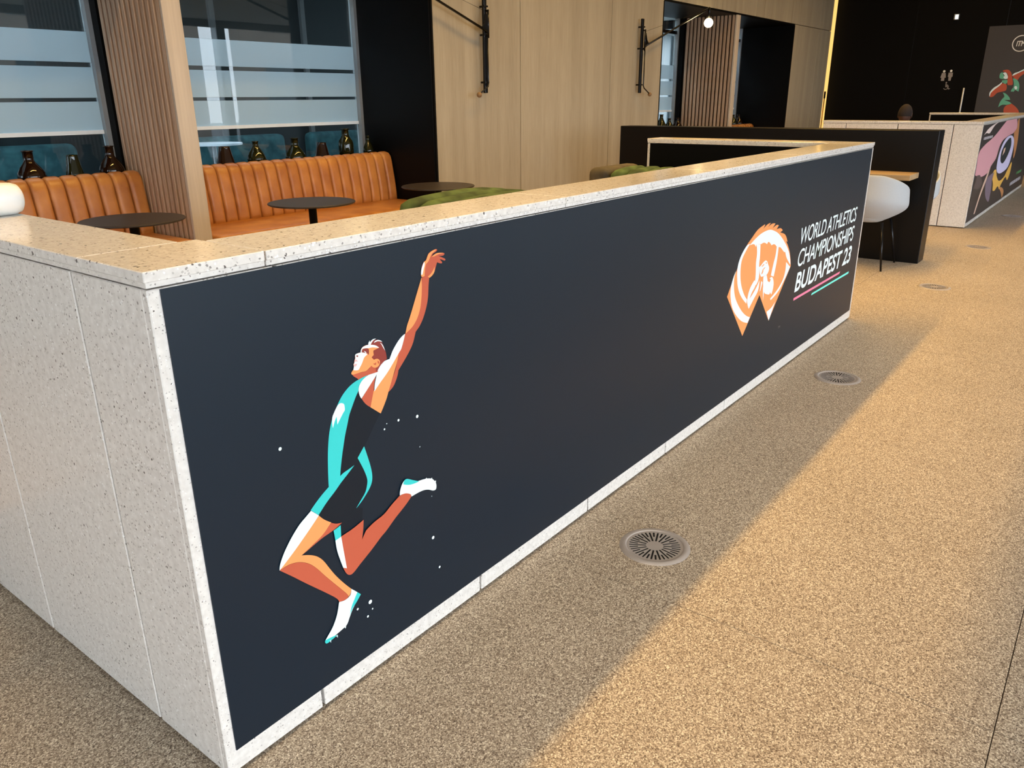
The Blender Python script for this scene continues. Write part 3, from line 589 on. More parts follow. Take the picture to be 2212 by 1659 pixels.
floor = thing('floor', (0, 0, 0), 'speckled warm-grey resin floor with thin joints between large tiles', 'floor', kind='structure')
box('floor_base', XL, XR, YF, YG, -0.12, -0.004, M['joint'], floor)
xs = [1.165 + 3.075 * k for k in range(-3, 7)]
ys = [-1.315 + 1.545 * k for k in range(-4, 6)]
xs = [XL] + [x for x in xs if XL < x < XR] + [XR]
ys = [YF] + [y for y in ys if YF < y < YG] + [YG]
for i in range(len(xs) - 1):
    for j in range(len(ys) - 1):
        box('floor_tile', xs[i] + .0012, xs[i + 1] - .0012, ys[j] + .0012, ys[j + 1] - .0012, -0.02, 0.0, M['floor'], floor)

ceil = thing('ceiling', (0, 0, ZC), 'pale ceiling, low over the corridor and high over the seats', 'ceiling', kind='structure')
box('corridor_soffit', XL, XR, YF, 0.643, ZC, ZC + 0.2, M['ceiling'], ceil)
box('fascia', XL, XR, 0.543, 0.643, ZC + 0.2, ZH, M['ceiling'], ceil)
box('high_ceiling', XL, XR, 0.643, YW + .03, ZH, ZH + 0.2, M['ceiling'], ceil)

wallb = thing('wall_back', (0, YW, 0), 'pale oak veneer panelled wall behind the seating', 'wall', kind='structure')
def panel(x0, x1, z0, z1):
    g = 0.0045
    box('wood_panel', x0 + g, x1 - g, YW, YW + 0.03, z0 + g, z1 - g, M['oak'], wallb, 0.0015)
for a, b in ((5.075, 6.40), (6.40, 8.23), (8.23, 9.545), (14.60, 15.95), (15.95, 16.15), (16.15, 16.70)):
    panel(a, b, 0.0, 2.615)
for a, b in ((-6, -4.4), (-4.4, -2.6), (-2.6, -1.2), (-1.2, 0.05)):
    panel(a, b, 0.0, 2.615)
hx = [-6, -4.2, -2.4, -0.6, 1.2, 3.0, 4.8, 6.6, 8.2, 9.75, 10.05, 11.10, 11.40, 12.75, 13.07, 14.40, 14.72, 15.95, 16.15, 16.70]
for a, b in zip(hx[:-1], hx[1:]):
    panel(a, b, 2.615, 3.9)
    panel(a, b, 3.9, ZH)
for a, b in ((-6, 0.05), (5.05, 9.55), (14.58, 16.88)):
    box('wall_core', a, b, YW + .03, YG + .05, 0, ZS, M['core'], wallb)
box('header_core', -6, 16.88, YW + .03, YG + .05, ZS + .03, ZH, M['core'], wallb)
box('bay_soffit', 0.05, 5.05, YW + .002, YG, ZS, ZS + .03, M['black'], wallb)
box('bay_soffit', 9.55, 14.58, YW + .002, YG, ZS, ZS + .03, M['black'], wallb)
for a in (5.05, 9.53, 14.57):
    box('corner_trim', a, a + .02, YW - .004, YW + .03, 0, ZS, M['matte_black'], wallb)
led = box('led_strip', 16.70, 16.88, YW - .012, YW + .03, 0, ZH, M['led'], wallb)

def black_fin(x):
    f = thing('trim_1', (x, YW, 0), 'tall satin black side panel closing the window bay at X', 'panel', kind='structure')
    box('side_panel', x, x + .02, YW + .005, YG - .02, 0, ZS, M['black'], f)
    return f
f1 = black_fin(5.03); f1['label'] = 'tall black side panel right of the tan bench with six bottles'
f2 = black_fin(14.56); f2.name = 'trim_2'; f2['label'] = 'tall black side panel beyond the far slatted fin'

slat_me = box_mesh('slat', 0, .034, -.019, .019, 0, ZS, M['slat'], .004)
def slat_fin(x, label, n):
    f = thing('slatted_fin', (x, YW, 0), label, 'partition', 'slatted wooden fins between the window bays')
    box('backing', x + .034, x + .10, YW + .03, 4.86, 0, ZS, M['slat_back'], f)
    box('front_board', x - .002, x + .135, YW - .012, YW + .016, 0, ZS, M['slat_edge'], f, .003)
    box('side_board', x + .10, x + .135, YW + .016, 4.86, 0, ZS, M['slat_edge'], f)
    box('dark_jamb', x, x + .135, 4.865, 4.955, 0, ZS, M['matte_black'], f)
    for k in range(13):
        link('slat', slat_me, f, (x, 4.048 + .0635 * k, 0))
    return f
slat_fin(2.45, 'vertically slatted wooden fin between the two nearer tan benches', 1)
slat_fin(11.95, 'vertically slatted wooden fin in the far window bay, behind the glowing bulb', 2)

def window(n, x0, x1, label):
    wn = thing('window_%d' % n, ((x0 + x1) / 2, YG, 0), label, 'window', kind='structure')
    for a, b in ((x0, x0 + .035), (x1 - .035, x1)):
        box('window_frame', a, b, YG - .05, YG + .02, .86, ZS, M['alu'], wn)
    box('window_frame', x0 + .035, x1 - .035, YG - .03, YG + .02, 2.36, 2.41, M['metal_black'], wn)
    x0 += .036; x1 -= .036
    def pn(name, z0, z1, mt):
        box(name, x0, x1, YG - .004, YG + .004, z0, z1, mt, wn)
    pn('pane', .86, 1.179, M['glass'])
    box('gap_glow_bar', x0, x1, YG - .012, YG + .012, 1.180, 1.208, M['white_paint'], wn)  # white bar painting the luminous daylight gap below the frosted film
    pn('frosted_band', 1.209, 1.412, M['film'])
    pn('pane', 1.413, 1.438, M['glass'])
    pn('frosted_band', 1.439, 1.652, M['film'])
    pn('pane', 1.653, 1.684, M['glass'])
    pn('frosted_band', 1.685, 1.894, M['film'])
    pn('pane', 1.895, 2.359, M['glass'])
    pn('pane', 2.411, ZS, M['glass'])
    return wn
window(1, .05, 2.45, 'window with frosted bands behind the leftmost tan bench')
window(2, 2.585, 5.03, 'window with frosted bands behind the bench with six bottles')
window(3, 9.55, 11.95, 'window sliver with frosted bands left of the far slatted fin')
window(4, 12.085, 14.56, 'window sliver with frosted bands right of the far slatted fin')
for n, (a, b) in enumerate(((.05, 2.45), (2.585, 5.03), (9.55, 11.95), (12.085, 14.56))):
    s = box('trim_%d' % (n + 3), a, b, 4.73, YG - .06, 0, .90, M['matte_black'])
    tag(s, ['dark ledge under the window behind the leftmost bench', 'dark ledge under the window behind the six-bottle bench', 'dark ledge under the far window left of the slatted fin', 'dark ledge under the far window right of the slatted fin'][n], 'ledge', kind='structure')

wallr = thing('wall_right', (XR, 0, 0), 'tall matte black wall closing the hall, with pictograms', 'wall', kind='structure')
for k in range(7):
    y0 = -6.5 + k * 1.5
    box('black_panel', XR, XR + .1, y0 + .002, min(y0 + 1.5, YW + .2) - .002, 0, ZH, M['matte_black'], wallr)
box('black_panel', XR, XR + .1, 4.0, YG, 0, ZH, M['matte_black'], wallr)
walll = thing('wall_left', (XL, -1, 0), 'end wall behind the photographer, openings between wide piers added for daylight', 'wall', kind='structure')
box('lintel', XL - .2, XL, YF, YG, 3.05, ZH, M['plaster'], walll)
box('sill_wall', XL - .2, XL, YF, YG, 0, .12, M['plaster'], walll)
for k in range(4):
    box('pier', XL - .2, XL, YF + k * 2.8, YF + 2.0 + k * 2.8, .12, 3.05, M['plaster'], walll)  # openings put in and pier width set to dose daylight on the counter end
# glazed street front opposite the seating: piers and frames, daylight comes through
wallf = thing('wall_front', (5, YF, 0), 'glazed street front of piers letting daylight in', 'wall', kind='structure')
box('sill_wall', XL, XR, YF - .2, YF, 0, .12, M['plaster'], wallf)
box('lintel', XL, XR, YF - .2, YF, 3.05, ZC + .2, M['plaster'], wallf)
for k in range(9):
    x = XL + .1 + k * 2.85
    box('pier', x - .12, x + .12, YF - .2, YF, .12, 3.05, M['alu'], wallf)

# ------------------------------------------------------------------ ceiling luminaires over the seating
for k in range(5):
    x = 1.6 + 3.1 * k
    t = thing('linear_light', (x, 1.7, 4.97), 'long warm linear light under the high ceiling, number', 'light', 'linear ceiling lights over the seating')
    t['label'] = 'long warm linear light hung from the high ceiling over the seats'
    box('housing', x - 1.5, x + 1.5, 1.62, 1.78, 5.0, 5.06, M['metal_black'], t)
    box('diffuser', x - 1.49, x + 1.49, 1.63, 1.77, 4.985, 4.999, M['strip'], t)
    for s in (-1.2, 1.2):
        tube('hanger', [(x + s, 1.7, 5.06), (x + s, 1.7, ZH)], .004, M['metal_black'], t, 6)
    ld = bpy.data.lights.new('linear_lamp', 'AREA'); ld.shape = 'RECTANGLE'; ld.size = 2.98; ld.size_y = .14
    ld.energy = STRIP_W * (1, 1, .72, .62, .62)[k]; ld.color = WARM; ld.spread = math.radians(115)
    lo = bpy.data.objects.new('lamp', ld); COL.objects.link(lo); lo.parent = t; lo.location = (0, 0, 0.005)

# fill lamps added in the corridor soffit to lift the floor shadow
for k in range(4):
    x = 0.65 + 2.35 * k
    t = thing('fill_light', (x, -0.25, ZC), 'small warm fill lamp added in the corridor ceiling', 'light', 'added corridor fill lamps')
    lathe('trim_ring', [(.045, -.002), (.06, -.006), (.07, -.004), (.072, 0)], (x, -0.25, ZC), M['white_paint'], t, 24)
    lathe('lens', [(.0005, -.001), (.045, -.001)], (x, -0.25, ZC), M['spot'], t, 24)
    ld = bpy.data.lights.new('fill_lamp', 'SPOT'); ld.energy = FILL_W; ld.color = (1.0, 0.76, 0.46); ld.spot_size = math.radians(66); ld.spot_blend = 1.0; ld.shadow_soft_size = .05
    lo = bpy.data.objects.new('lamp', ld); COL.objects.link(lo); lo.parent = t; lo.location = (0, 0, -.02)

# ------------------------------------------------------------------ stone divider counters
def counter(x0, x1, y0, label, board_label, left_len, near):
    c = thing('stone_counter', ((x0 + x1) / 2, y0 + .1, 0), label, 'counter')
    D, ZB, ZT = .20, 1.10, 1.133
    g = .004
    th = .02
    # cores
    box('core', x0 + th, x1 - th, y0 + th, y0 + D - .012, .012, ZB - .004, M['core'], c)
    box('core', x0 + th, x0 + D - .012, y0 + D - .012, y0 + left_len - th, .012, ZB - .004, M['core'], c)
    box('core', x1 - D + .012, x1 - th, y0 + D - .012, y0 + 1.47 - th, .012, ZB - .004, M['core'], c)
    box('inner_board', x0 + D, x1 - D, y0 + D - .012, y0 + D, .01, ZB, M['inner_black'], c)
    box('inner_board', x0 + D - .012, x0 + D, y0 + D, y0 + left_len - th, .01, ZB, M['inner_black'], c)
    box('inner_board', x1 - D, x1 - D + .012, y0 + D, y0 + 1.47 - th, .01, ZB, M['inner_black'], c)
    # front tiles
    cuts = [x0] + [x0 + .265 + .6015 * k for k in range(20) if x0 + .265 + .6015 * k < x1 - .1] + [x1]
    for a, b in zip(cuts[:-1], cuts[1:]):
        box('stone_tile', a + (g if a > x0 else 0), b - (g if b < x1 else 0), y0, y0 + th, .01, ZB, M['stone'], c, .002)
    # end tiles
    cuts = [y0 + th + .0005] + [y0 + .282 + .565 * k for k in range(8) if .282 + .565 * k < left_len - .1] + [y0 + left_len]
    for a, b in zip(cuts[:-1], cuts[1:]):
        box('stone_tile', x0, x0 + th, a + (g if a > y0 + .1 else 0), b - g, .01, ZB, M['stone'], c, .002)
    cuts = [y0 + th + .0005, y0 + .282, y0 + .847, y0 + 1.47]
    for a, b in zip(cuts[:-1], cuts[1:]):
        box('stone_tile', x1 - th, x1, a + (g if a > y0 + .1 else 0), b - (g if b < y0 + 1.4 else 0), .01, ZB, M['stone'], c, .002)
    box('stone_tile', x0 + th, x0 + D, y0 + left_len - th, y0 + left_len, .01, ZB, M['stone'], c, .002)
    box('stone_tile', x1 - D, x1 - th, y0 + 1.47 - th, y0 + 1.47, .01, ZB, M['stone'], c, .002)
    # top slabs, each with its recessed lower lamination
    e = .003
    def slab(a, b, p, q):
        s = box('top_slab', a, b, p, q, 1.1135, ZT, M['stone'], c, .0015)
        ins = .004
        box('slab_lip', a + (ins if a < x0 + .05 else 0), b - (ins if b > x1 - .05 else 0), p + (ins if p < y0 + .05 else 0), q - ins * (q > y0 + .3), 1.1032, 1.1134, M['stone'], s)
    slab(x0 - e, x0 + .243, y0 - e, y0 + .232)
    xx = [x0 + .247] + [x0 + .247 + 1.05 * k for k in range(1, 5) if x0 + .247 + 1.05 * k < x1 - .5] + [x1 - .243]
    for a, b in zip(xx[:-1], xx[1:]):
        slab(a, b - .003, y0 - e, y0 + D + e)
    slab(x1 - .243, x1 + e, y0 - e, y0 + .232)
    yy = [y0 + .235] + [y for y in (y0 + 1.10, ) if y < y0 + left_len - .3] + [y0 + left_len + e]
    for a, b in zip(yy[:-1], yy[1:]):
        slab(x0 - e, x0 + D + e, a, b - .003)
    slab(x1 - D - e, x1 + e, y0 + .235, y0 + 1.47 + e)
    return c

near = counter(0.0, 4.74, 0.0, 'near speckled stone counter with the large dark leaping-athlete print', '', 1.73, True)
far = counter(9.38, 14.50, 0.05, 'far speckled stone counter with the stadium photo print', '', 1.68, False)

# ------------------------------------------------------------------ printed boards and flat print
board = box('printed_board', .0235, 4.705, -.003, -.0002, .0655, 1.0985, M['board'], near)
board['label'] = 'dark navy printed board with athlete and championship emblem'
def print_set(shapes, plane, d, parent, name, step=.00006):
    e = bpy.data.objects.new(name, None); COL.objects.link(e); e.parent = parent
    dd = d
    for i, (c, pts) in enumerate(shapes):
        plate('print_shape', smooth_outline(pts), plane, dd, d + .0002, INK[c], e)
        dd -= step
    return e

def joined_print(shapes, plane, d, parent, name, step=.00008, sub=5, extra=()):
    """flat print: all colour areas of one figure as one mesh, each colour its own layer"""
    mats, vs, fs, mi = [], [], [], []
    off = wl(parent)
    dd = d
    items = [(c, smooth_outline(p, sub)) for c, p in shapes] + list(extra)
    for c, out in items:
        n = len(out)
        bm = bmesh.new()
        bv = [bm.verts.new((h, v, 0)) for h, v in out]
        ed = [bm.edges.new((bv[i], bv[(i + 1) % n])) for i in range(n)]
        bmesh.ops.triangle_fill(bm, edges=ed, use_beauty=True)
        bm.verts.index_update()
        b0 = len(vs)
        for q in bm.verts:
            vs.append(Vector((q.co.x, dd, q.co.y) if plane == 'Y' else (dd, q.co.x, q.co.y)) - off)
        if INK[c] not in mats: mats.append(INK[c])
        for f in bm.faces:
            fs.append([b0 + q.index for q in f.verts]); mi.append(mats.index(INK[c]))
        bm.free()
        dd -= step
    me = bpy.data.meshes.new(name); me.from_pydata(vs, [], fs)
    for mt in mats: me.materials.append(mt)
    me.polygons.foreach_set('material_index', mi)
    me.update()
    return link(name, me, parent)

d0 = -.0034
joined_print(ATHLETE, 'Y', d0, board, 'athlete_print')['label'] = 'flat print of a leaping athlete in teal kit'
joined_print([], 'Y', d0, board, 'dust_print', extra=[('white', circle(x, z, r, 14)) for x, z, r in DOTS])
joined_print(EMBLEM, 'Y', d0, board, 'emblem_print')['label'] = 'orange and white championship emblem'
joined_print(BARS, 'Y', d0, board, 'bar_print')['label'] = 'pink bar and mint bar under the lettering'
lettering('WORLD ATHLETICS', 'Y', 3.505, 4.545, .673, .761, d0, INK['white'], board, .16, .004, .93)
lettering('CHAMPIONSHIPS', 'Y', 3.503, 4.540, .5535, .6465, d0, INK['white'], board, .16, .004, .93)
lettering('BUDAPEST', 'Y', 3.503, 4.342, .4165, .5225, d0, INK['white'], board, .16, .021, 1.02)
lettering('23', 'Y', 4.368, 4.545, .4155, .5225, d0, INK['white'], board, .16, .021, 1.0)
lettering('TM', 'Y', 3.305, 3.335, .262, .276, d0, INK['sign'], board)

fboard = box('printed_board', 9.405, 14.475, .047, .0495, .055, 1.095, M['board'], far)
fboard.data.materials.clear(); fboard.data.materials.append(plain('stadium_print_ground', srgb(52, 45, 43), 0.45))
fboard['label'] = 'dark stadium photo print with pink sky and oval arena'
joined_print(STADIUM, 'Y', .0466, fboard, 'stadium_print')
def dashes(n, x0, x1, z0, z1, d, ink):
    ex = []
    wd = (x1 - x0) / n
    for k in range(n):
        a = x0 + k * wd; q = wd * (.55 + .3 * ((k * 7) % 3) / 2)
        ex.append((ink, [(a, z0), (a + q, z0), (a + q, z1), (a, z1)]))
    return ex
joined_print([], 'Y', .0462, fboard, 'small_print', extra=dashes(12, 9.56, 10.19, .937, .966, 0, 'ftext') + dashes(14, 12.83, 14.06, .166, .215, 0, 'ftext') + dashes(7, 13.35, 14.0, .285, .325, 0, 'fgreen'))

# ------------------------------------------------------------------ poster, pictograms and handle on the black wall
po = box('wall_poster', XR - .004, XR - .0005, -1.1, 1.26, 0.35, 2.562, M['poster'])
tag(po, 'charcoal poster on the black wall with a shot-putter print and round logo', 'poster')
tp = joined_print(THROWER, 'X', XR - .0045, po, 'thrower_print')
ring = []
ro, ri = circle(.72, 2.256, .137, 40), circle(.72, 2.256, .121, 40)
vs = [(XR - .0046, a, b) for a, b in ro + ri]
wobj('logo_ring', vs, [(i, (i + 1) % 40, 40 + (i + 1) % 40, 40 + i) for i in range(40)], INK['signw'], po)
lettering('ITM', 'X', .790, .648, 2.21, 2.298, XR - .0046, INK['signw'], po, .15, .02, .95)

def pict(name, label, shapes):
    o = joined_print([], 'X', XR - .002, wallr, name, extra=shapes)
    return o
hy, hz = 1.888, 1.745
pict('woman_pictogram', '', [('signw', circle(1.882, 1.822, .021)), ('sign', [(1.915, 1.795), (1.852, 1.795), (1.838, 1.71), (1.858, 1.71), (1.858, 1.655), (1.912, 1.655), (1.912, 1.71), (1.93, 1.71)])])
pict('man_pictogram', '', [('signw', circle(1.764, 1.826, .021)), ('sign', [(1.802, 1.797), (1.730, 1.797), (1.726, 1.725), (1.742, 1.722), (1.748, 1.655), (1.788, 1.655), (1.792, 1.722), (1.806, 1.725)])])
wc = [('sign', circle(1.813, 1.622, .013))]
arc = [(1.81 + .047 * math.cos(a), 1.545 + .047 * math.sin(a)) for a in [math.radians(110 + 12 * k) for k in range(19)]]
arc2 = [(1.81 + .037 * math.cos(a), 1.545 + .037 * math.sin(a)) for a in [math.radians(110 + 12 * k) for k in range(18, -1, -1)]]
wc += [('sign', arc + arc2), ('sign', [(1.822, 1.605), (1.806, 1.605), (1.804, 1.578), (1.775, 1.578), (1.775, 1.566), (1.806, 1.566), (1.80, 1.555), (1.772, 1.555), (1.757, 1.515), (1.738, 1.522), (1.735, 1.511), (1.762, 1.500), (1.785, 1.543), (1.818, 1.543)])]
pict('wheelchair_pictogram', '', wc)
hd = thing('door_handle', (XR, 1.493, 1.3), 'slim pale vertical door handle on the black wall', 'handle')
tube('bar', [(XR - .05, 1.493, .95), (XR - .05, 1.493, 1.525)], .013, M['paper'], hd, 10)
for z in (1.0, 1.47):
    tube('standoff', [(XR - .05, 1.493, z), (XR, 1.493, z)], .008, M['steel'], hd, 8)
sl = thing('wall_light', (XR, 1.824, 2.75), 'small square lit fitting high on the black wall', 'light')
box('housing', XR - .05, XR, 1.782, 1.866, 2.70, 2.80, M['alu'], sl, .006)
box('lens', XR - .056, XR - .05, 1.792, 1.842, 2.712, 2.786, M['signal'], sl)
pl = thing('slim_post', (16.45, 3.90, 0), 'slim post with golden light put into its colour and a black grip by the glowing wall edge', 'post')
box('base_plate', 16.38, 16.52, 3.83, 3.97, 0, .012, M['metal_black'], pl, .003)
tube('pole', [(16.45, 3.9, .012), (16.45, 3.9, 1.36)], .012, M['gold_lit'], pl, 12)
tube('grip', [(16.45, 3.9, 1.36), (16.45, 3.9, 1.49)], .018, M['matte_black'], pl, 12)

# ------------------------------------------------------------------ floor grilles
def grille(x, y, label):
    g = thing('floor_grille', (x, y, 0), label, 'grille', 'round floor air grilles along the counters')
    lathe('rim', [(.0935, .0004), (.0935, .0034), (.098, .0056), (.107, .0050), (.116, .0012), (.117, .0004)], (x, y, 0), M['steel'], g, 48)
    lathe('slot_shade', [(.0001, .0012), (.094, .0012)], (x, y, 0), M['slot_shade'], g, 32)  # near-black disc painting the shade of the shaft under the slots
    v, f = [], []
    hw = .0031
    n = 36
    def ring_solid(r0, r1, ks):
        K = len(ks)
        for i in range(K):
            a = 2 * PI * ks[i] / n; b = 2 * PI * ks[(i + 1) % K] / n
            if b <= a: b += 2 * PI
            st = 3
            q = []
            for r in (r0, r1):
                d = hw / r
                q.append([(r * math.cos(a + d + (b - a - 2 * d) * s / st), r * math.sin(a + d + (b - a - 2 * d) * s / st)) for s in range(st + 1)])
            for s in range(st):
                b0 = len(v)
                for (px, py) in (q[0][s], q[1][s], q[1][s + 1], q[0][s + 1]):
                    v.append((x + px, y + py, .0030))
                f.append((b0, b0 + 1, b0 + 2, b0 + 3))
    def full(r0, r1):
        st = n * 2
        for s in range(st):
            a, b = 2 * PI * s / st, 2 * PI * (s + 1) / st
            b0 = len(v)
            for r, t in ((r0, a), (r1, a), (r1, b), (r0, b)):
                v.append((x + r * math.cos(t), y + r * math.sin(t), .0030))
            f.append((b0, b0 + 1, b0 + 2, b0 + 3))
    full(.0005, .0285)
    ring_solid(.0285, .056, list(range(0, n, 2)))
    ring_solid(.056, .0845, list(range(n)))
    full(.0845, .0945)
    o = wobj('slotted_plate', v, f, M['steel'], g)
    md = o.modifiers.new('thickness', 'SOLIDIFY'); md.thickness = .0008
    return g
for (x, y), lb in zip(((1.414, -.297), (3.481, -.288), (6.074, -.267), (8.18, -.259), (10.78, -.25), (12.95, -.25)),
                      ('nearest round metal floor grille, beside the leaping athlete print', 'round metal floor grille beside the orange emblem end of the near counter', 'round floor grille past the near counter, level with the pale chair',
                       'round floor grille in front of the corner of the far counter', 'round floor grille alongside the stadium print, second from farthest', 'farthest round floor grille at the right picture edge')):
    grille(x, y, lb)

# ------------------------------------------------------------------ black partition with shelf table and chairs
pt = thing('black_partition', (7.08, 1.55, 0), 'long low black partition wall behind the near counter', 'partition')
box('body', 6.97, 7.19, .035, 3.10, 0, 1.125, M['partition'], pt, .004)
tb = thing('shelf_table', (6.8, 1.2, .75), 'oak shelf table fixed to the black partition beside the pale chair', 'table')
box('table_top', 6.64, 6.969, .142, 2.3, .735, .781, M['table_oak'], tb, .003)
for y in (.5, 1.9):
    box('bracket', 6.72, 6.969, y - .02, y + .02, .70, .735, M['metal_black'], tb)

def make_chair(name):
    """shell chair facing +X at the origin"""
    c = thing(name, (0, 0, 0), 'x', 'chair', 'pale shell chairs at the black partition')
    v, f = [], []
    na, nz = 28, 12
    for i in range(na + 1):
        a = math.radians(180 - 128 + 256 * i / na)     # back is at -X
        s = abs(a - PI) / math.radians(128)
        top = .79 - .20 * max(0, s - .18) ** 1.25 / .82
        for j in range(nz + 1):
            t = j / nz
            zz = .385 + (top - .385) * t
            rr = .10 + .175 * math.sin(min(1, t * 1.9) * PI / 2) + .02 * t - .045 * max(0, t - .55)
            ex = 1.0 if math.cos(a) < 0 else 1.0 - .05 * math.cos(a)
            v.append((rr * math.cos(a) * ex, rr * 1.06 * math.sin(a), zz))
    for i in range(na):
        for j in range(nz):
            q = i * (nz + 1) + j
            f.append((q, q + nz + 1, q + nz + 2, q + 1))
    sh = wobj('shell', v, f, M['shell'], c, True)
    md = sh.modifiers.new('thickness', 'SOLIDIFY'); md.thickness = .022; md.offset = -1
    sm = sh.modifiers.new('round', 'SUBSURF'); sm.levels = 1; sm.render_levels = 1
    prof = [(.0001, .378), (.085, .380), (.115, .392), (.158, .44), (.162, .462), (.12, .472), (.0001, .468)]
    vv, ff = lathe_data(prof, 32)
    vv = [(a * (1.05 if a < 0 else 1.45), b * 1.05, z) for a, b, z in vv]
    wobj('seat', vv, ff, M['shell'], c, True)
    for sx in (-1, 1):
        for sy in (-1, 1):
            tube('leg', [(sx * .15, sy * .15, .395), (sx * .235, sy * .215, .0)], [.0125, .008], M['metal_black'], c, 8)
    return c
ch = make_chair('shell_chair'); ch.location = (6.68, .43, 0)
ch['label'] = 'pale grey shell chair on thin dark legs at the oak shelf table'
c2 = copy_tree(ch); c2.location = (7.70, .385, 0); c2.rotation_euler = (0, 0, PI)
c2['label'] = 'pale shell chair almost hidden behind the end of the black partition'

# ------------------------------------------------------------------ tan benches
def bench(x0, x1, label):
    b = thing('leather_bench', ((x0 + x1) / 2, 4.3, 0), label, 'bench', 'channelled tan leather benches in the window bays')
    box('plinth', x0 + .03, x1 - .03, 4.02, 4.70, 0, .10, M['matte_black'], b)
    box('base', x0 + .01, x1 - .01, 3.97, 4.70, .10, .36, M['leather'], b, .012, 2)
    box('seat', x0 + .002, x1 - .002, 3.915, 4.56, .355, .472, M['leather'], b, .035, 4, True)
    br = box('backrest', x0 + .01, x1 - .01, 4.60, 4.70, .36, .86, M['leather'], b, .02, 2)
    n = round((x1 - x0) / .1135); cw = (x1 - x0) / n
    path = [(4.695, .40), (4.718, .60), (4.722, .80), (4.712, .875), (4.688, .915), (4.645, .926), (4.600, .915), (4.572, .885), (4.558, .84), (4.545, .76), (4.530, .67), (4.518, .58), (4.512, .50), (4.512, .44)]
    me = channel_mesh('channel', path[::-1], cw, .026, M['leather'], 'X', 12, 5.0)
    for k in range(n):
        link('channel', me, br, (x0 + cw * (k + .5), 0, 0))
    return b
bench(.06, 2.438, 'leftmost tan leather bench with upright channels, under three bottles')
bench(2.60, 5.02, 'tan leather bench with upright channels, in the bay with six bottles')
bench(12.10, 14.55, 'far tan bench just showing over the black partition')

# ------------------------------------------------------------------ bottles and vases on the ledges
def bottle(kind, x, y, h, wd, mat, label, z0=.90):
    r = wd / 2
    if kind == 'flask':      # pear body, narrow neck
        p = [(0.02, 0), (.75, 0), (.95, .04), (1.0, .12), (.95, .24), (.78, .42), (.55, .58), (.38, .70), (.30, .80), (.30, .95), (.36, .965), (.36, 1.0), (.28, 1.0), (.24, .82), (.02, .80)]
    elif kind == 'jug':      # wide low body, short wide neck
        p = [(0.02, 0), (.85, 0), (.98, .03), (1.0, .10), (.92, .24), (.70, .42), (.46, .56), (.36, .64), (.36, .95), (.42, .965), (.42, 1.0), (.32, 1.0), (.28, .68), (.02, .66)]
    elif kind == 'cone':     # tapered open vase
        p = [(0.02, 0), (.92, 0), (1.0, .03), (.98, .10), (.80, .50), (.62, .92), (.62, 1.0), (.54, 1.0), (.56, .9), (.72, .5), (.02, .12)]
    else:                    # tall bottle
        p = [(0.02, 0), (.8, 0), (.97, .04), (1.0, .15), (1.0, .42), (.90, .54), (.60, .66), (.48, .74), (.46, .94), (.56, .955), (.56, 1.0), (.40, 1.0), (.38, .76), (.02, .72)]
    o = lathe('glass_vase' if kind == 'cone' else 'glass_bottle', [(a * r, b * h) for a, b in p], (0, 0, 0), M[mat], None, 28)
    o.location = (x, y, z0)
    return tag(o, label, 'vase' if kind == 'cone' else 'bottle', 'dark glass bottles and vases on the window ledges')
by = 4.83
bottle('jug', 1.775, by, .195, .185, 'amber', 'wide dark amber jug bottle, leftmost over the left bench')
bottle('cone', 2.07, by, .150, .125, 'olive', 'small tapered dark vase between two jugs over the left bench')
bottle('jug', 2.345, by, .200, .180, 'amber', 'wide dark amber jug bottle beside the slatted fin')
bottle('cone', 3.325, by, .147, .15, 'amber', 'tapered brown vase, first from the slatted fin on the right bench')
bottle('flask', 3.635, by, .177, .165, 'olive', 'squat green pear-shaped bottle, second over the six-bottle bench')
bottle('jug', 4.055, by, .187, .185, 'olive', 'wide-bodied dark bottle, third over the six-bottle bench')
bottle('cone', 4.365, by, .132, .14, 'amber', 'short tapered brown vase left of the tallest bottle')
bottle('tall', 4.665, by, .250, .145, 'olive', 'tallest green bottle near the black side panel')
bottle('flask', 4.955, by, .170, .11, 'olive', 'slim pointed bottle against the black side panel')
bottle('flask', 11.25, by, .25, .19, 'olive', 'far bottle, tallest one left of the far slatted fin')
bottle('flask', 11.53, by, .185, .16, 'olive', 'far small bottle in the middle, left of the far slatted fin')
bottle('flask', 11.83, by, .185, .18, 'amber', 'far bottle standing right against the far slatted fin')
bottle('flask', 14.13, by, .19, .18, 'olive', 'far bottle over the far bench, left one of two')
bottle('flask', 14.40, by, .19, .18, 'amber', 'far bottle over the far bench, beside the black panel')

# ------------------------------------------------------------------ round tables
def round_table(x, y, label):
    t = thing('round_table', (x, y, 0), label, 'table', 'round black tables by the benches')
    lathe('table_top', [(.0005, .728), (.292, .728), (.30, .733), (.30, .738), (.296, .741), (.0005, .741)], (x, y, 0), M['table_black'], t, 48, False)
    lathe('pedestal', [(.028, .012), (.028, .70), (.10, .722), (.10, .728), (.0005, .728)], (x, y, 0), M['matte_black'], t, 20)
    lathe('base', [(.21, 0), (.21, .008), (.19, .013), (.0005, .016)], (x, y, 0), M['matte_black'], t, 40)
round_table(1.73, 3.43, 'round black table before the left bench, behind the counter corner')
round_table(2.90, 3.20, 'round black table before the bench with six bottles')
round_table(4.19, 3.19, 'round black table behind the back-to-back green sofa')

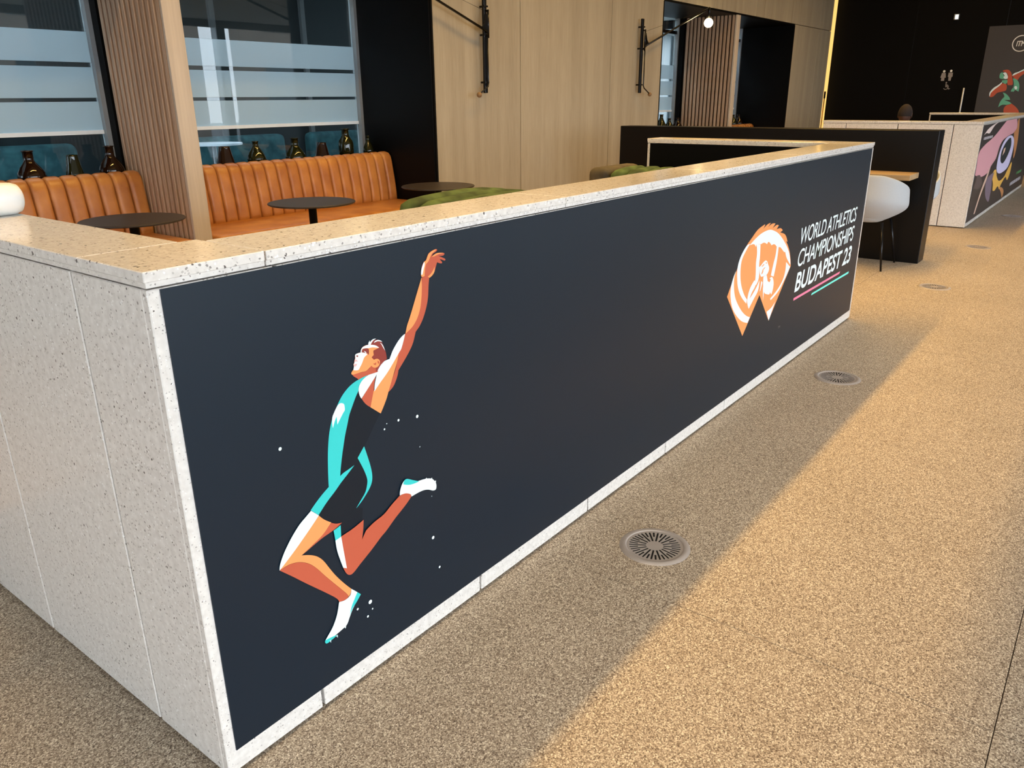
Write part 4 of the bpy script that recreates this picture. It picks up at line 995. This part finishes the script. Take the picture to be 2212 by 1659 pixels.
# ------------------------------------------------------------------ green channelled booth sofas inside the counter
def booth(name, path, xc, y1, rows, rw, seats, label):
    s = thing(name, (xc, y1 - rows * rw / 2, 0), label, 'sofa', 'green velvet channelled booth sofas')
    x0, x1 = min(p[0] for p in path), max(p[0] for p in path)
    me = channel_mesh('channel', [(a - xc, b) for a, b in path], rw, .05, M['green'], 'Y', 12, 2.2)
    br = box('backrest', x0 + .06, x1 - .02, y1 - rows * rw + .01, y1 - .02, .10, .86, M['green'], s, .02, 2)
    for k in range(rows):
        link('channel', me, br, (xc, y1 - rw * (k + .5), 0))
    yb = y1 - rows * rw
    for a, b in seats:
        box('seat', a, b, yb + .005, y1 - .02, .27, .45, M['green'], s, .045, 3, True)
        box('base', a + .04, b - .01, yb + .02, y1 - .04, .06, .27, M['taupe'], s, .01)
        for q in (yb + .1, y1 - .12):
            tube('leg', [(a + .1 if a < x0 else b - .1, q, .07), (a + .1 if a < x0 else b - .1, q, 0)], .016, M['metal_black'], s, 8)
    return s
pd = [(2.10, .12), (2.085, .45), (2.082, .80), (2.088, .89), (2.105, .93), (2.15, .947), (2.25, .955), (2.40, .961), (2.55, .962), (2.70, .955), (2.85, .938), (2.98, .91), (3.06, .875), (3.09, .80), (3.095, .45), (3.08, .12)]
booth('green_sofa', pd, 2.59, 1.54, 10, .131, ((1.60, 2.10), (3.08, 3.52)), 'back-to-back green velvet channelled sofa before the round table by the oak wall')
pl2 = [(4.12, .12), (4.10, .45), (4.095, .80), (4.10, .89), (4.115, .93), (4.16, .948), (4.26, .956), (4.36, .958), (4.45, .954), (4.50, .935), (4.52, .88), (4.522, .45), (4.522, .12)]
g2 = booth('green_sofa', pl2, 4.31, 1.53, 11, .119, ((3.66, 4.11),), 'green channelled sofa backed against the black inner side of the counter end')
box('end_panel', 4.085, 4.60, 1.535, 1.69, .08, .955, M['taupe'], g2, .05, 4, True)['label'] = 'taupe upholstered end panel'

# ------------------------------------------------------------------ swing-arm wall lamps
def wall_lamp(x, sgn, label):
    t = thing('wall_lamp', (x, YW, 1.9), label, 'lamp', 'swing-arm lamps on the oak wall')
    yp = 3.93
    z0, z1 = 1.46, 2.335
    post = box('wall_post', x - .021, x + .021, yp + .0, yp + .03, z0, z1, M['metal_black'], t, .006, 2)
    for z in (1.56, 1.99, 2.24):
        tube('bracket', [(x, yp + .02, z), (x, YW, z)], .010, M['metal_black'], t, 8)
        box('clamp', x - .028, x + .028, yp - .012, yp + .004, z - .008, z + .008, M['metal_black'], t, .002)
    ya = yp - .03
    A = Vector((x + sgn * .07, ya, 2.035)); dv = Vector((sgn * math.cos(math.radians(17.4)), 0, math.sin(math.radians(17.4))))
    B = A + dv * 1.86
    tube('arm', [A - dv * .06, B], .0115, M['metal_black'], t, 10)
    tri = [(x - sgn * .008, 1.99), (x + sgn * .105, 2.045), (x + sgn * .055, 2.09), (x + sgn * .022, 2.17), (x - sgn * .008, 2.18)]
    plate('gusset', tri if sgn > 0 else tri[::-1], 'Y', ya - .006, ya + .006, M['metal_black'], t)
    tube('pivot', [(x, ya, 1.96), (x, ya, 2.21)], .011, M['metal_black'], t, 10)
    tube('pivot_pin', [(x, ya, 2.2), (x, yp, 2.2)], .008, M['metal_black'], t, 8)
    tube('pivot_pin', [(x, ya, 1.98), (x, yp, 1.98)], .008, M['metal_black'], t, 8)
    tube('stay_wire', [(x, ya, 2.185), A + dv * 1.75], .0016, M['metal_black'], t, 6)
    hx = x + sgn * .012
    rod = tube('handle_rod', [(hx, ya, 1.97), (hx, ya, 1.60), (hx, ya, 1.55), (hx + sgn * .012, ya - .005, 1.52), (x + sgn * .160, ya - .012, 1.452)], .0075, M['metal_black'], t, 8)
    sphere('handle_ball', (x + sgn * .170, ya - .014, 1.444), .026, M['knob_wood'], t, 16, 10)
    tube('socket', [B, B + Vector((0, 0, -.02)), B + Vector((0, 0, -.14))], [.012, .017, .017], M['metal_black'], t, 10)
    sphere('bulb', B + Vector((0, 0, -.195)), .062, M['bulb'], t, 20, 12)
wall_lamp(5.752, -1, 'black swing-arm wall lamp reaching left, nearer the benches')
wall_lamp(8.886, 1, 'black swing-arm wall lamp reaching right to a glowing bulb')

# ------------------------------------------------------------------ white roll on the counter top
rl = thing('paper_roll', (.09, .985, 1.133), 'white cylindrical roll lying on the counter at the left picture edge', 'roll')
rr, zc = .041, 1.133 + .041
pts = [(-.03, .985, zc), (-.025, .985, zc), (.17, .985, zc), (.19, .985, zc), (.203, .985, zc), (.209, .985, zc)]
tube('roll_body', pts, [.030, rr, rr, rr * .97, rr * .85, rr * .62], M['paper'], rl, 32)
tube('roll_core', [(-.034, .985, zc), (-.029, .985, zc)], .012, M['taupe'], rl, 16)

# ------------------------------------------------------------------ seated person behind the far counter, seen from behind
px, py = 10.55, 1.10
sc_ = thing('lounge_stool', (px, py, 0), 'low stool under the person behind the far counter', 'stool')
lathe('seat', [(.0005, .36), (.20, .36), (.225, .38), (.225, .41), (.20, .43), (.0005, .43)], (px, py, 0), M['taupe'], sc_, 28)
lathe('pedestal', [(.18, 0), (.18, .01), (.03, .03), (.03, .36)], (px, py, 0), M['metal_black'], sc_, 24)
def skinned(name, joints, edges, mat, parent, root=0, sub=2):
    off = wl(parent) if parent is not None else Vector((0, 0, 0))
    me = bpy.data.meshes.new(name)
    me.from_pydata([Vector(j[0]) - off for j in joints], edges, [])
    o = link(name, me, parent)
    sk = o.modifiers.new('skin', 'SKIN'); sk.use_smooth_shade = True
    for d, j in zip(me.skin_vertices[0].data, joints):
        r = j[1]; d.radius = r if isinstance(r, tuple) else (r, r)
        d.use_root = False
    me.skin_vertices[0].data[root].use_root = True
    s = o.modifiers.new('sub', 'SUBSURF'); s.levels = sub; s.render_levels = sub
    me.materials.append(mat)
    return o
pe = thing('person', (px, py, 0), 'person with cropped dark hair in dark clothing, seen from behind over the far counter', 'person')
# faces +X; pelvis on the stool
J = [((px, py, .52), (.13, .16)), ((px + .01, py, .68), (.12, .15)), ((px + .01, py, .86), (.13, .17)), ((px + .02, py, .97), (.10, .15)), ((px + .035, py, 1.04), (.055, .058)),
     ((px + .03, py + .17, .955), .06), ((px + .06, py + .23, .74), .048), ((px + .28, py + .17, .66), .036), ((px + .36, py + .15, .66), .03),
     ((px + .03, py - .17, .955), .06), ((px + .06, py - .23, .74), .048), ((px + .28, py - .17, .66), .036), ((px + .36, py - .15, .66), .03),
     ((px + .08, py + .09, .52), .085), ((px + .44, py + .11, .50), .065), ((px + .46, py + .11, .10), .042), ((px + .56, py + .12, .045), .036),
     ((px + .08, py - .09, .52), .085), ((px + .44, py - .11, .50), .065), ((px + .46, py - .11, .10), .042), ((px + .56, py - .12, .045), .036)]
E_ = [(0, 1), (1, 2), (2, 3), (3, 4), (3, 5), (5, 6), (6, 7), (7, 8), (3, 9), (9, 10), (10, 11), (11, 12), (0, 13), (13, 14), (14, 15), (15, 16), (0, 17), (17, 18), (18, 19), (19, 20)]
skinned('body', J, E_, M['cloth'], pe)
# head: ellipsoid with jaw, nose, ears; crown at 1.297
def head_mesh(cx, cy, cz):
    v, f = [], []
    R_, S_ = 18, 24
    for i in range(R_ + 1):
        t = PI * i / R_
        for k in range(S_):
            a = 2 * PI * k / S_
            x = .098 * math.sin(t) * math.cos(a); y = .078 * math.sin(t) * math.sin(a); z = .122 * math.cos(t)
            if z < 0:
                q = -z / .122
                y *= 1 - .22 * q; x = x * (1 - .15 * q) + .022 * q * (1 if x > 0 else -.2)
            if abs(a if a < PI else a - 2 * PI) < .3 and -.045 < z < .02: x += .018 * (1 - abs(z + .025) / .05)
            v.append((cx + x, cy + y, cz + z))
    for i in range(R_):
        for k in range(S_):
            f.append((i * S_ + k, (i + 1) * S_ + k, (i + 1) * S_ + (k + 1) % S_, i * S_ + (k + 1) % S_))
    return v, f
hv, hf = head_mesh(px + .045, py, 1.175)
hd_ = wobj('head', hv, hf, M['skin'], pe, True)
tube('neck', [(px + .03, py, 1.0), (px + .04, py, 1.10)], [.062, .055], M['skin'], pe, 16)
for s in (-1, 1):
    vv, ff = lathe_data([(.0005, -.034), (.014, -.028), (.018, 0), (.015, .024), (.0005, .034)], 12)
    wobj('ear', [(px + .04 + a * .9, py + s * .078 + b * .45, 1.17 + c) for a, b, c in vv], ff, M['skin'], pe, True)
# cropped hair cap
vv, ff = [], []
S_, R_ = 28, 12
for i in range(R_ + 1):
    for k in range(S_):
        a = 2 * PI * k / S_
        lim = 1.72 - .55 * max(0, math.cos(a)) ** .8
        t = lim * i / R_
        vv.append((px + .043 + .104 * math.sin(t) * math.cos(a), py + .084 * math.sin(t) * math.sin(a), 1.176 + .126 * math.cos(t)))
for i in range(R_):
    for k in range(S_):
        ff.append((i * S_ + k, (i + 1) * S_ + k, (i + 1) * S_ + (k + 1) % S_, i * S_ + (k + 1) % S_))
wobj('hair', vv, ff, M['hair'], pe, True)
for s in (-1, 1):
    for q in range(5):
        y0 = py + s * (.15 + (q - 2) * .016)
        L_ = (.05, .068, .074, .07, .055)[q]
        tube('finger', [(px + .37, y0, .655), (px + .37 + L_ * .6, y0, .650), (px + .37 + L_, y0, .632)], [.0095, .009, .0075], M['skin'], pe, 8)

# ------------------------------------------------------------------ beyond the glass: courtyard, teal lounge, opposite building
gd = box('ground', -25, 45, YG + .06, 30, -.15, -.02, M['pavement'])
tag(gd, 'grey paving of the court beyond the windows', 'ground', kind='structure')
ob = thing('opposite_building', (8, 9.5, 0), 'grey building with dark glazed bays seen through the windows', 'building')
for k in range(22):
    x = -8 + k * 1.6
    box('glazed_panel', x + .04, x + 1.56, 9.5, 9.56, .4, 3.0, M['dark_panel'], ob)
    box('mullion', x - .04, x + .04, 9.44, 9.6, .4, 3.0, M['alu'], ob)
box('plinth_wall', -8.04, 27.2, 9.42, 9.8, -.02, .4, M['concrete'], ob)
box('beam', -8.04, 27.2, 9.2, 9.8, 3.0, 3.9, M['concrete'], ob)
for k in range(9):
    box('facade_block', -8 + k * 3.9, -8 + k * 3.9 + 3.86, 9.4, 9.8, 3.92, 9.0, M['concrete'], ob)
cp = thing('shade_canopy', (8, 8, 3.0), 'grey roof added to shade the court outside the windows', 'shade_canopy')
box('roof_slab', -8, 27, 6.3, 9.2, 3.25, 3.4, M['concrete'], cp)  # roof added to darken the court; its depth tunes the daylight
for k in range(8):
    box('rafter', -6 + k * 4.2, -5.85 + k * 4.2, 6.3, 9.2, 3.05, 3.25, M['metal_black'], cp)
def teal_sofa(x, y, label):
    t = thing('teal_sofa', (x, y, 0), label, 'sofa', 'teal lounge seats beyond the windows')
    box('backrest', x - .6, x + .6, y + .28, y + .48, .1, 1.02, M['teal_fabric'], t, .07, 3, True)
    box('seat', x - .6, x + .6, y - .35, y + .28, .1, .45, M['teal_fabric'], t, .05, 3, True)
    box('base', x - .55, x + .55, y - .3, y + .45, -.02, .1, M['metal_black'], t)
for x, lb in ((.9, 'teal lounge seat beyond the glass, leftmost'), (2.6, 'teal lounge seat beyond the glass, second from left'), (5.15, 'teal lounge seat beyond the glass behind the green pear bottle'), (6.75, 'teal lounge seat beyond the glass behind the tallest bottle'),
              ):
    teal_sofa(x, 6.9, lb)
ct = thing('courtyard_table', (4.35, 6.6, 0), 'thin pale table beyond the glass above the first tapered vase', 'table')
lathe('table_top', [(.0005, .965), (.30, .965), (.30, .985), (.0005, .985)], (4.35, 6.6, 0), M['white_paint'], ct, 32, False)
lathe('pedestal', [(.2, -.02), (.2, 0), (.025, .02), (.025, .965)], (4.35, 6.6, 0), M['alu'], ct, 20)

# street behind the photographer: seen only as reflections in the window glass
for x0, x1, lb in ((9.0, 16.0, 'brick street building mirrored in the windows, nearer one'), (17.6, 46.0, 'long brick street building mirrored in the windows')):
    sb = thing('street_building', ((x0 + x1) / 2, -15, 0), lb, 'building')
    box('wall', x0, x1, -15.6, -15, -.02, 7.5, M['brick'], sb)
    k = 0
    while x0 + 1.0 + k * 2.6 + 1.4 < x1:
        for z in (.5, 3.8):
            box('window', x0 + 1.0 + k * 2.6, x0 + 2.4 + k * 2.6, -15.02, -14.98, z, z + 2.2, M['dark_panel'], sb)
        k += 1
st = box('street', -40, 60, -40, YF - .2, -.15, -.02, M['pavement'])
tag(st, 'grey street paving outside the glazed front', 'street', kind='structure')
